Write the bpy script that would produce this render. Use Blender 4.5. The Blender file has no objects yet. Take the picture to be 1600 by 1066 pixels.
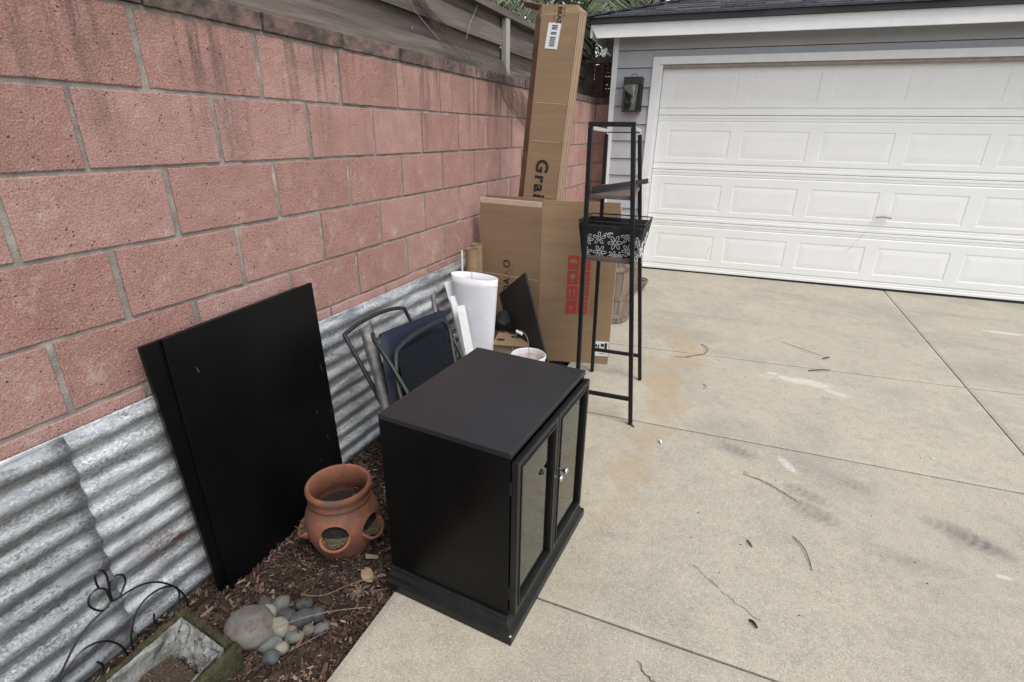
import bpy, bmesh, math, random
import numpy as np
from mathutils import Matrix, Vector, Euler, noise as mnoise
R_ = math.radians
random.seed(7); rng = np.random.default_rng(7)
S = bpy.context.scene
COL = S.collection

# ------------------------------------------------------------------ camera
cam = bpy.data.cameras.new('camera'); camo = bpy.data.objects.new('camera', cam); COL.objects.link(camo)
cam.sensor_width = 36; cam.lens = 36 * 812.02 / 1600; cam.clip_start = .02; cam.clip_end = 2000
_r = Vector((0.923695, 0.382854, 0.014510)); _d = Vector((0.155195, -0.339270, -0.927799)); _f = Vector((-0.350288, 0.859255, -0.372799))
camo.matrix_world = Matrix(((_r.x, -_d.x, -_f.x, 1.548758), (_r.y, -_d.y, -_f.y, -1.088165), (_r.z, -_d.z, -_f.z, 1.402584), (0, 0, 0, 1)))
S.camera = camo
S.cycles.max_bounces = 10; S.cycles.diffuse_bounces = 3; S.cycles.glossy_bounces = 3; S.cycles.transmission_bounces = 9; S.cycles.caustics_reflective = False; S.cycles.caustics_refractive = False
S.render.resolution_x = 1024; S.render.resolution_y = 682
# ------------------------------------------------------------------ sky, sun, exposure (overcast)
SUN_EL, SUN_AZ = 58, 120        # azimuth: degrees clockwise from +Y towards +X
w = bpy.data.worlds.new('World'); S.world = w; w.use_nodes = True
nt = w.node_tree; nt.nodes.clear()
sky = nt.nodes.new('ShaderNodeTexSky'); sky.sky_type = 'NISHITA'; sky.sun_disc = False
sky.sun_elevation = R_(SUN_EL); sky.sun_rotation = R_(SUN_AZ); sky.air_density = 1.0; sky.dust_density = 1.5; sky.ozone_density = 1.0
hsv = nt.nodes.new('ShaderNodeHueSaturation'); hsv.inputs['Saturation'].default_value = .26
bg = nt.nodes.new('ShaderNodeBackground'); bg.inputs[1].default_value = .13
wo = nt.nodes.new('ShaderNodeOutputWorld')
nt.links.new(sky.outputs[0], hsv.inputs['Color']); nt.links.new(hsv.outputs[0], bg.inputs[0]); nt.links.new(bg.outputs[0], wo.inputs[0])
sl = bpy.data.lights.new('sun', 'SUN'); sl.energy = 1.2; sl.angle = R_(30); sl.color = (1, .98, .95)
so = bpy.data.objects.new('sun', sl); COL.objects.link(so)
_a, _e = R_(SUN_AZ), R_(SUN_EL)
so.rotation_euler = (-Vector((math.sin(_a) * math.cos(_e), math.cos(_a) * math.cos(_e), math.sin(_e)))).to_track_quat('-Z', 'Y').to_euler()
vs = S.view_settings; vs.view_transform = 'Standard'; vs.look = 'None'; vs.gamma = 1; vs.exposure = 0.93; vs.use_curve_mapping = False

# ------------------------------------------------------------------ helpers
class MB:
    def __init__(s): s.v = []; s.f = []
    def add(s, vs, fs):
        b = len(s.v); s.v += [tuple(p) for p in vs]; s.f += [tuple(i + b for i in f) for f in fs]; return s
    def box(s, x0, x1, y0, y1, z0, z1, m=None):
        vs = [Vector((x, y, z)) for z in (z0, z1) for y in (y0, y1) for x in (x0, x1)]
        if m: vs = [m @ v for v in vs]
        return s.add(vs, [(0, 2, 3, 1), (4, 5, 7, 6), (0, 1, 5, 4), (2, 6, 7, 3), (0, 4, 6, 2), (1, 3, 7, 5)])
    def tube(s, pts, r, n=8, closed=False, caps=True):
        pts = [Vector(p) for p in pts]; N = len(pts)
        rs = r if isinstance(r, (list, tuple)) else [r] * N
        tang = []
        for i in range(N):
            a = pts[(i - 1) % N] if (closed or i > 0) else pts[i]; b = pts[(i + 1) % N] if (closed or i < N - 1) else pts[i]
            t = (b - a); tang.append(t.normalized() if t.length > 1e-9 else Vector((0, 0, 1)))
        up = Vector((0, 0, 1)) if abs(tang[0].z) < .9 else Vector((1, 0, 0))
        nn = (up - tang[0] * up.dot(tang[0])).normalized(); vs = []
        for i in range(N):
            nn = nn - tang[i] * nn.dot(tang[i])
            nn = nn.normalized() if nn.length > 1e-6 else tang[i].orthogonal().normalized()
            bb = tang[i].cross(nn)
            for k in range(n):
                a = 2 * math.pi * (k + .5) / n; vs.append(pts[i] + (nn * math.cos(a) + bb * math.sin(a)) * rs[i])
        fs = []
        for i in range(N if closed else N - 1):
            j = (i + 1) % N
            for k in range(n): fs.append((i * n + k, i * n + (k + 1) % n, j * n + (k + 1) % n, j * n + k))
        if caps and not closed: fs += [tuple(range(n - 1, -1, -1)), tuple((N - 1) * n + k for k in range(n))]
        return s.add(vs, fs)
    def lathe(s, prof, n=32, c=(0, 0, 0), sx=1, sy=1, closed=False):
        vs = [(c[0] + r * sx * math.cos(2 * math.pi * k / n), c[1] + r * sy * math.sin(2 * math.pi * k / n), c[2] + z) for r, z in prof for k in range(n)]
        m = len(prof); fs = []
        for i in range(m if closed else m - 1):
            j = (i + 1) % m
            for k in range(n): fs.append((i * n + k, i * n + (k + 1) % n, j * n + (k + 1) % n, j * n + k))
        return s.add(vs, fs)
    def prism(s, poly, a, b):            # poly: list of 2D points, fa/fb map a 2D point to 3D at each end
        n = len(poly); vs = [a(p) for p in poly] + [b(p) for p in poly]
        return s.add(vs, [tuple(range(n - 1, -1, -1)), tuple(range(n, 2 * n))] + [(i, (i + 1) % n, (i + 1) % n + n, i + n) for i in range(n)])
    def grid(s, fn, nu, nv):
        vs = [fn(i / nu, j / nv) for j in range(nv + 1) for i in range(nu + 1)]
        return s.add(vs, [(j * (nu + 1) + i, j * (nu + 1) + i + 1, (j + 1) * (nu + 1) + i + 1, (j + 1) * (nu + 1) + i) for j in range(nv) for i in range(nu)])
    def xf(s, m): s.v = [tuple(m @ Vector(p)) for p in s.v]; return s
    def mesh(s, name):
        me = bpy.data.meshes.new(name); me.from_pydata(s.v, [], s.f); me.update(); return me

def WM(o):
    return (WM(o.parent) @ o.matrix_parent_inverse if o.parent else Matrix.Identity(4)) @ o.matrix_basis
def par(o, p):
    o.parent = p; o.matrix_parent_inverse = WM(p).inverted()
def fixn(me):
    b = bmesh.new(); b.from_mesh(me); bmesh.ops.recalc_face_normals(b, faces=b.faces[:]); b.to_mesh(me); b.free()
def obj(name, mb, material, parent=None, smooth=False, bevel=0, loc=None, ang=40, solid=0, fix=True):
    me = mb.mesh(name) if isinstance(mb, MB) else mb
    if isinstance(mb, MB) and fix: fixn(me)
    if material and not me.materials: me.materials.append(material)
    if smooth:
        me.polygons.foreach_set('use_smooth', [True] * len(me.polygons)); me.set_sharp_from_angle(angle=R_(ang))
    o = bpy.data.objects.new(name, me); COL.objects.link(o)
    if loc: o.location = loc
    if parent: par(o, parent)
    if solid: m = o.modifiers.new('s', 'SOLIDIFY'); m.thickness = solid; m.offset = 0
    if bevel: m = o.modifiers.new('b', 'BEVEL'); m.width = bevel; m.segments = 2; m.limit_method = 'ANGLE'; m.angle_limit = R_(35)
    return o
def tag(o, label, cat, group=None):
    o['label'] = label; o['category'] = cat
    if group: o['group'] = group
    return o
def thing(name, label, cat, loc=(0, 0, 0), group=None):
    o = bpy.data.objects.new(name, None); COL.objects.link(o); o.location = loc; o.empty_display_size = .05
    return tag(o, label, cat, group)
def struct(o): o['kind'] = 'structure'; return o
def stuff(o): o['kind'] = 'stuff'; return o
def bez(pts, n=6, closed=False):        # Catmull-Rom through pts
    P = [Vector(p) for p in pts]; N = len(P); out = []
    for i in range(N if closed else N - 1):
        p0 = P[(i - 1) % N] if closed or i else P[0] * 2 - P[1]; p1 = P[i]; p2 = P[(i + 1) % N]
        p3 = P[(i + 2) % N] if closed or i < N - 2 else P[-1] * 2 - P[-2]
        for k in range(n):
            t = k / n; out.append(.5 * ((2 * p1) + (p2 - p0) * t + (2 * p0 - 5 * p1 + 4 * p2 - p3) * t * t + (3 * p1 - p0 - 3 * p2 + p3) * t ** 3))
    if not closed: out.append(P[-1])
    return out
def frame(o, x, y, z=None):             # matrix with the given axes
    x = Vector(x).normalized(); y = Vector(y); y = (y - x * y.dot(x)).normalized(); z = x.cross(y)
    return Matrix(((x.x, y.x, z.x, o[0]), (x.y, y.y, z.y, o[1]), (x.z, y.z, z.z, o[2]), (0, 0, 0, 1)))
def text(body, size, m, material, name, parent, bold=0.0, align='LEFT', sp=1.05):
    cu = bpy.data.curves.new(name, 'FONT'); cu.body = body; cu.size = size; cu.extrude = .0002; cu.offset = bold; cu.align_x = align; cu.space_character = sp
    t = bpy.data.objects.new(name, cu); COL.objects.link(t)
    me = bpy.data.meshes.new_from_object(t.evaluated_get(bpy.context.evaluated_depsgraph_get()))
    bpy.data.objects.remove(t); me.transform(m); me.materials.clear(); me.materials.append(material)
    o = bpy.data.objects.new(name, me); COL.objects.link(o)
    if parent: par(o, parent)
    return o

# ------------------------------------------------------------------ materials
def nodes(name):
    m = bpy.data.materials.new(name); m.use_nodes = True; t = m.node_tree; b = t.nodes['Principled BSDF']
    def N(ty, **k):
        n = t.nodes.new('ShaderNode' + ty)
        for a, v in k.items():
            if a.startswith('_'): setattr(n, a[1:], v)
            else: n.inputs[a.replace('__', ' ')].default_value = v
        return n
    return m, t, b, N, t.links.new
def rgba(c): return (c[0], c[1], c[2], 1)
def coords(N, L, coord, stretch, rnd_off=True):
    if coord == 'P':
        g = N('NewGeometry'); src = g.outputs['Position']
    else:
        g = N('TexCoord'); src = g.outputs['Object']
        if rnd_off:
            oi = N('ObjectInfo'); va = N('VectorMath', _operation='SCALE'); va.inputs['Scale'].default_value = 37.
            cb = N('CombineXYZ'); L(oi.outputs['Random'], cb.inputs[0]); L(oi.outputs['Random'], cb.inputs[1]); L(oi.outputs['Random'], cb.inputs[2])
            L(cb.outputs[0], va.inputs[0]); ad = N('VectorMath', _operation='ADD'); L(src, ad.inputs[0]); L(va.outputs[0], ad.inputs[1]); src = ad.outputs[0]
    mp = N('Mapping'); mp.inputs['Scale'].default_value = stretch; L(src, mp.inputs['Vector']); return mp.outputs[0]
def ramp(N, L, src, lo, hi, a=0., b=1.):
    r = N('MapRange'); r.inputs['From Min'].default_value = lo; r.inputs['From Max'].default_value = hi
    r.inputs['To Min'].default_value = a; r.inputs['To Max'].default_value = b; L(src, r.inputs['Value']); return r.outputs[0]
def mix(N, L, f, a, b, mode='MIX'):
    m = N('Mix', _data_type='RGBA', _blend_type=mode)
    for sck, v in ((m.inputs[0], f), (m.inputs[6], a), (m.inputs[7], b)):
        if hasattr(v, 'is_linked'): L(v, sck)
        else: sck.default_value = v if not isinstance(v, (tuple, list)) else rgba(v)
    return m.outputs[2]
def noise(N, L, vec, scale, detail=6, rough=.6, dist=0):
    n = N('TexNoise'); n.inputs['Scale'].default_value = scale; n.inputs['Detail'].default_value = detail; n.inputs['Roughness'].default_value = rough; n.inputs['Distortion'].default_value = dist
    L(vec, n.inputs['Vector']); return n.outputs['Fac']
def mat(name, c1, c2=None, rough=.7, scale=25, detail=7, stretch=(1, 1, 1), lo=.35, hi=.65, bump=0, bscale=None, metal=0, spec=.5, rnd=0, coord='P', c3=None, s3=6, rvar=0, bdist=.002, sheen=0):
    m, t, b, N, L = nodes(name)
    v = coords(N, L, coord, stretch)
    col = None
    if c2:
        col = mix(N, L, ramp(N, L, noise(N, L, v, scale, detail), lo, hi), c1, c2)
        if c3: col = mix(N, L, ramp(N, L, noise(N, L, v, s3, 5), .52, .72), col, c3)
    else: col = None
    if rnd:
        oi = N('ObjectInfo'); h = N('HueSaturation'); L(ramp(N, L, oi.outputs['Random'], 0, 1, 1 - rnd, 1 + rnd), h.inputs['Value'])
        if col: L(col, h.inputs['Color'])
        else: h.inputs['Color'].default_value = rgba(c1)
        col = h.outputs[0]
    if col: L(col, b.inputs['Base Color'])
    else: b.inputs['Base Color'].default_value = rgba(c1)
    if rvar: L(ramp(N, L, noise(N, L, v, scale * .6, 5), .3, .7, rough - rvar, rough + rvar), b.inputs['Roughness'])
    else: b.inputs['Roughness'].default_value = rough
    b.inputs['Metallic'].default_value = metal; b.inputs['Specular IOR Level'].default_value = spec
    if bump:
        bp = N('Bump'); bp.inputs['Strength'].default_value = bump; bp.inputs['Distance'].default_value = bdist
        L(noise(N, L, v, bscale or scale * 2, 6), bp.inputs['Height']); L(bp.outputs[0], b.inputs['Normal'])
    return m

def mat_block():
    m, t, b, N, L = nodes('split_face_block')
    P = coords(N, L, 'P', (1, 1, 1)); oi = N('ObjectInfo')
    base = mix(N, L, ramp(N, L, noise(N, L, P, 9, 5), .3, .7), (.445, .262, .225), (.368, .200, .169))
    h = N('HueSaturation'); L(base, h.inputs['Color']); L(ramp(N, L, oi.outputs['Random'], 0, 1, .88, 1.12), h.inputs['Value'])
    L(ramp(N, L, oi.outputs['Random'], 0, 1, 1.06, .92), h.inputs['Saturation']); col = h.outputs[0]
    # grain of the aggregate: pale and dark grit
    g1 = noise(N, L, P, 205, 3, .75); col = mix(N, L, ramp(N, L, g1, .52, .70, 0, .7), col, (.60, .40, .35)); 
    col = mix(N, L, ramp(N, L, g1, .46, .28, 0, .7), col, (.21, .09, .07))
    vo = N('TexVoronoi', _feature='F1'); vo.inputs['Scale'].default_value = 95; L(P, vo.inputs['Vector'])
    pore = N('Math', _operation='MULTIPLY'); L(ramp(N, L, vo.outputs['Distance'], .30, .12), pore.inputs[0]); L(ramp(N, L, noise(N, L, P, 30, 3), .56, .66), pore.inputs[1])
    pf = N('Math', _operation='MULTIPLY'); L(pore.outputs[0], pf.inputs[0]); pf.inputs[1].default_value = .75; col = mix(N, L, pf.outputs[0], col, (.07, .032, .027))
    # rain streaks below the cap: vertical, with their own shape
    Pst = coords(N, L, 'P', (7, 7, .55)); st = ramp(N, L, noise(N, L, Pst, 1.9, 7, .68), .51, .66)
    sp = N('SeparateXYZ'); L(P, sp.inputs[0]); top = ramp(N, L, sp.outputs['Z'], 1.18, 1.66)
    mm = N('Math', _operation='MULTIPLY'); L(st, mm.inputs[0]); L(top, mm.inputs[1])
    col = mix(N, L, ramp(N, L, mm.outputs[0], 0, 1, 0, .8), col, (.085, .066, .058))
    grime = N('Math', _operation='MULTIPLY'); L(ramp(N, L, noise(N, L, P, 5, 6), .45, .7), grime.inputs[0]); L(ramp(N, L, sp.outputs['Z'], 1.4, 1.76, .12, .55), grime.inputs[1])
    col = mix(N, L, grime.outputs[0], col, (.13, .095, .082))
    # lime bloom low on the wall
    ef = N('Math', _operation='MULTIPLY'); L(ramp(N, L, noise(N, L, P, 11, 9, .75), .54, .70), ef.inputs[0]); L(ramp(N, L, sp.outputs['Z'], 1.55, .9, .15, .62), ef.inputs[1])
    col = mix(N, L, ef.outputs[0], col, (.62, .5, .45))
    L(col, b.inputs['Base Color']); b.inputs['Roughness'].default_value = .95; b.inputs['Specular IOR Level'].default_value = .2
    bp = N('Bump'); bp.inputs['Strength'].default_value = 1.; bp.inputs['Distance'].default_value = .007
    hs = N('Math', _operation='SUBTRACT'); L(noise(N, L, P, 170, 4, .7), hs.inputs[0]); L(pore.outputs[0], hs.inputs[1]); L(hs.outputs[0], bp.inputs['Height']); L(bp.outputs[0], b.inputs['Normal'])
    return m
def mat_galv(name='weathered_galvanized_steel', val=1.):
    m, t, b, N, L = nodes(name)
    P = coords(N, L, 'P', (1, 1, 1)); PY = coords(N, L, 'P', (1, .24, 1))
    oi = N('ObjectInfo')
    a = ramp(N, L, noise(N, L, PY, 22, 8, .7, .6), .40, .62)
    col = mix(N, L, a, (.25, .265, .28), (.62, .64, .65))
    sp = ramp(N, L, noise(N, L, P, 120, 4, .8), .5, .68, 0, .7); patch = ramp(N, L, noise(N, L, PY, 7, 5), .44, .6)
    k = N('Math', _operation='MULTIPLY'); L(sp, k.inputs[0]); L(patch, k.inputs[1]); col = mix(N, L, k.outputs[0], col, (.82, .82, .80))
    k2 = N('Math', _operation='MULTIPLY'); L(ramp(N, L, noise(N, L, PY, 16, 7, .75, .4), .54, .66), k2.inputs[0]); k2.inputs[1].default_value = .42
    col = mix(N, L, k2.outputs[0], col, (.075, .08, .085))
    # rust patch
    vm = N('VectorMath', _operation='DISTANCE'); mp = N('Mapping'); mp.inputs['Scale'].default_value = (0, 1, 2.6); L(N('NewGeometry').outputs['Position'], mp.inputs['Vector'])
    L(mp.outputs[0], vm.inputs[0]); vm.inputs[1].default_value = (0, -.275, .15 * 2.6)
    k3 = N('Math', _operation='MULTIPLY'); L(ramp(N, L, vm.outputs['Value'], .15, .03), k3.inputs[0]); L(ramp(N, L, noise(N, L, PY, 45, 6), .45, .52), k3.inputs[1])
    col = mix(N, L, k3.outputs[0], col, (.20, .085, .035))
    fl_ = ramp(N, L, noise(N, L, coords(N, L, 'P', (1, .35, 1)), 75, 5, .8, .8), .56, .66, 0, .42); col = mix(N, L, fl_, col, (.11, .118, .13))
    k4 = ramp(N, L, noise(N, L, PY, 11, 7, .7), .66, .74, 0, .55); col = mix(N, L, k4, col, (.24, .15, .09))
    gr = N('Math', _operation='MULTIPLY'); L(ramp(N, L, noise(N, L, coords(N, L, 'P', (1, .55, 1)), 190, 4, .85), .50, .60), gr.inputs[0]); L(ramp(N, L, noise(N, L, PY, 9, 6, .7), .42, .60), gr.inputs[1]); col = mix(N, L, gr.outputs[0], col, (.84, .85, .85))
    gd_ = N('Math', _operation='MULTIPLY'); L(ramp(N, L, noise(N, L, coords(N, L, 'P', (1, .5, 1)), 150, 4, .85), .54, .62), gd_.inputs[0]); L(ramp(N, L, noise(N, L, PY, 12, 6, .7), .62, .45), gd_.inputs[1]); col = mix(N, L, gd_.outputs[0], col, (.10, .11, .125))
    h = N('HueSaturation'); L(col, h.inputs['Color']); L(ramp(N, L, oi.outputs['Random'], 0, 1, val * .96, val), h.inputs['Value']); L(h.outputs[0], b.inputs['Base Color'])
    L(ramp(N, L, a, 0, 1, .34, .6), b.inputs['Roughness']); b.inputs['Metallic'].default_value = .55
    bp = N('Bump'); bp.inputs['Strength'].default_value = .35; bp.inputs['Distance'].default_value = .002; L(noise(N, L, P, 90, 5), bp.inputs['Height']); L(bp.outputs[0], b.inputs['Normal'])
    return m
def mat_concrete():
    m, t, b, N, L = nodes('worn_broom_concrete')
    P = coords(N, L, 'P', (1, 1, 1)); oi = N('ObjectInfo')
    col = mix(N, L, ramp(N, L, noise(N, L, P, 2.2, 6), .3, .7), (.425, .384, .300), (.358, .328, .264))
    h = N('HueSaturation'); L(col, h.inputs['Color']); L(ramp(N, L, oi.outputs['Random'], 0, 1, .95, 1.05), h.inputs['Value']); col = h.outputs[0]
    col = mix(N, L, ramp(N, L, noise(N, L, P, 17, 8, .7), .46, .72, 0, .5), col, (.235, .218, .188))
    col = mix(N, L, ramp(N, L, noise(N, L, P, 48, 6, .75), .50, .70, 0, .35), col, (.47, .435, .37))
    col = mix(N, L, ramp(N, L, noise(N, L, P, 6.5, 8, .72), .56, .72, 0, .5), col, (.205, .19, .165))
    col = mix(N, L, ramp(N, L, noise(N, L, P, 1.1, 7, .62), .5, .68, 0, .55), col, (.235, .225, .2))
    col = mix(N, L, ramp(N, L, noise(N, L, P, 200, 2, .75), .53, .66, 0, .75), col, (.56, .515, .43))
    col = mix(N, L, ramp(N, L, noise(N, L, P, 240, 2, .75), .46, .31, 0, .78), col, (.15, .137, .114))
    vo = N('TexVoronoi', _feature='F1'); vo.inputs['Scale'].default_value = 28; L(P, vo.inputs['Vector']); col = mix(N, L, ramp(N, L, vo.outputs['Distance'], .07, .04, 0, .7), col, (.1, .085, .07))
    at = N('Attribute'); at.attribute_name = 'stain'; sp = N('SeparateColor'); L(at.outputs['Color'], sp.inputs[0])
    fine = noise(N, L, P, 38, 9, .8)
    def masked(ch, lo, hi, s):
        k = N('Math', _operation='MULTIPLY_ADD'); L(fine, k.inputs[0]); k.inputs[1].default_value = 1.2; L(ch, k.inputs[2])     # ch + 1.2*noise
        k2 = N('Math', _operation='MULTIPLY'); L(ramp(N, L, k.outputs[0], lo, hi, 0, s), k2.inputs[0]); L(ramp(N, L, ch, 0, .12), k2.inputs[1]); return k2.outputs[0]
    col = mix(N, L, masked(sp.outputs[0], .6, 1.7, .6), col, (.36, .245, .125))
    col = mix(N, L, masked(sp.outputs[2], .7, 1.7, .8), col, (.085, .08, .08))  # dark channel: tyre scuffs and one painted shadow
    col = mix(N, L, masked(sp.outputs[1], 1.1, 1.42, .7), col, (.60, .58, .54))
    L(col, b.inputs['Base Color']); b.inputs['Roughness'].default_value = .88; b.inputs['Specular IOR Level'].default_value = .3
    bp = N('Bump'); bp.inputs['Strength'].default_value = .5; bp.inputs['Distance'].default_value = .002; L(noise(N, L, P, 240, 4, .7), bp.inputs['Height']); L(bp.outputs[0], b.inputs['Normal'])
    return m
def mat_chips(name='bark_mulch'):
    m, t, b, N, L = nodes(name); at = N('Attribute'); at.attribute_name = 'tint'
    P = coords(N, L, 'P', (1, 1, 1)); col = mix(N, L, ramp(N, L, noise(N, L, P, 220, 4), .3, .7), at.outputs['Color'], (.02, .013, .01), 'MIX')
    col = mix(N, L, .6, col, at.outputs['Color']); L(col, b.inputs['Base Color']); b.inputs['Roughness'].default_value = .9; b.inputs['Specular IOR Level'].default_value = .15
    return m
def mat_glass(name, tint=(.9, .95, .92), rough=0.0):
    m, t, b, N, L = nodes(name); b.inputs['Base Color'].default_value = rgba(tint); b.inputs['Transmission Weight'].default_value = 1; b.inputs['Roughness'].default_value = rough; b.inputs['IOR'].default_value = 1.5
    return m
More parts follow.
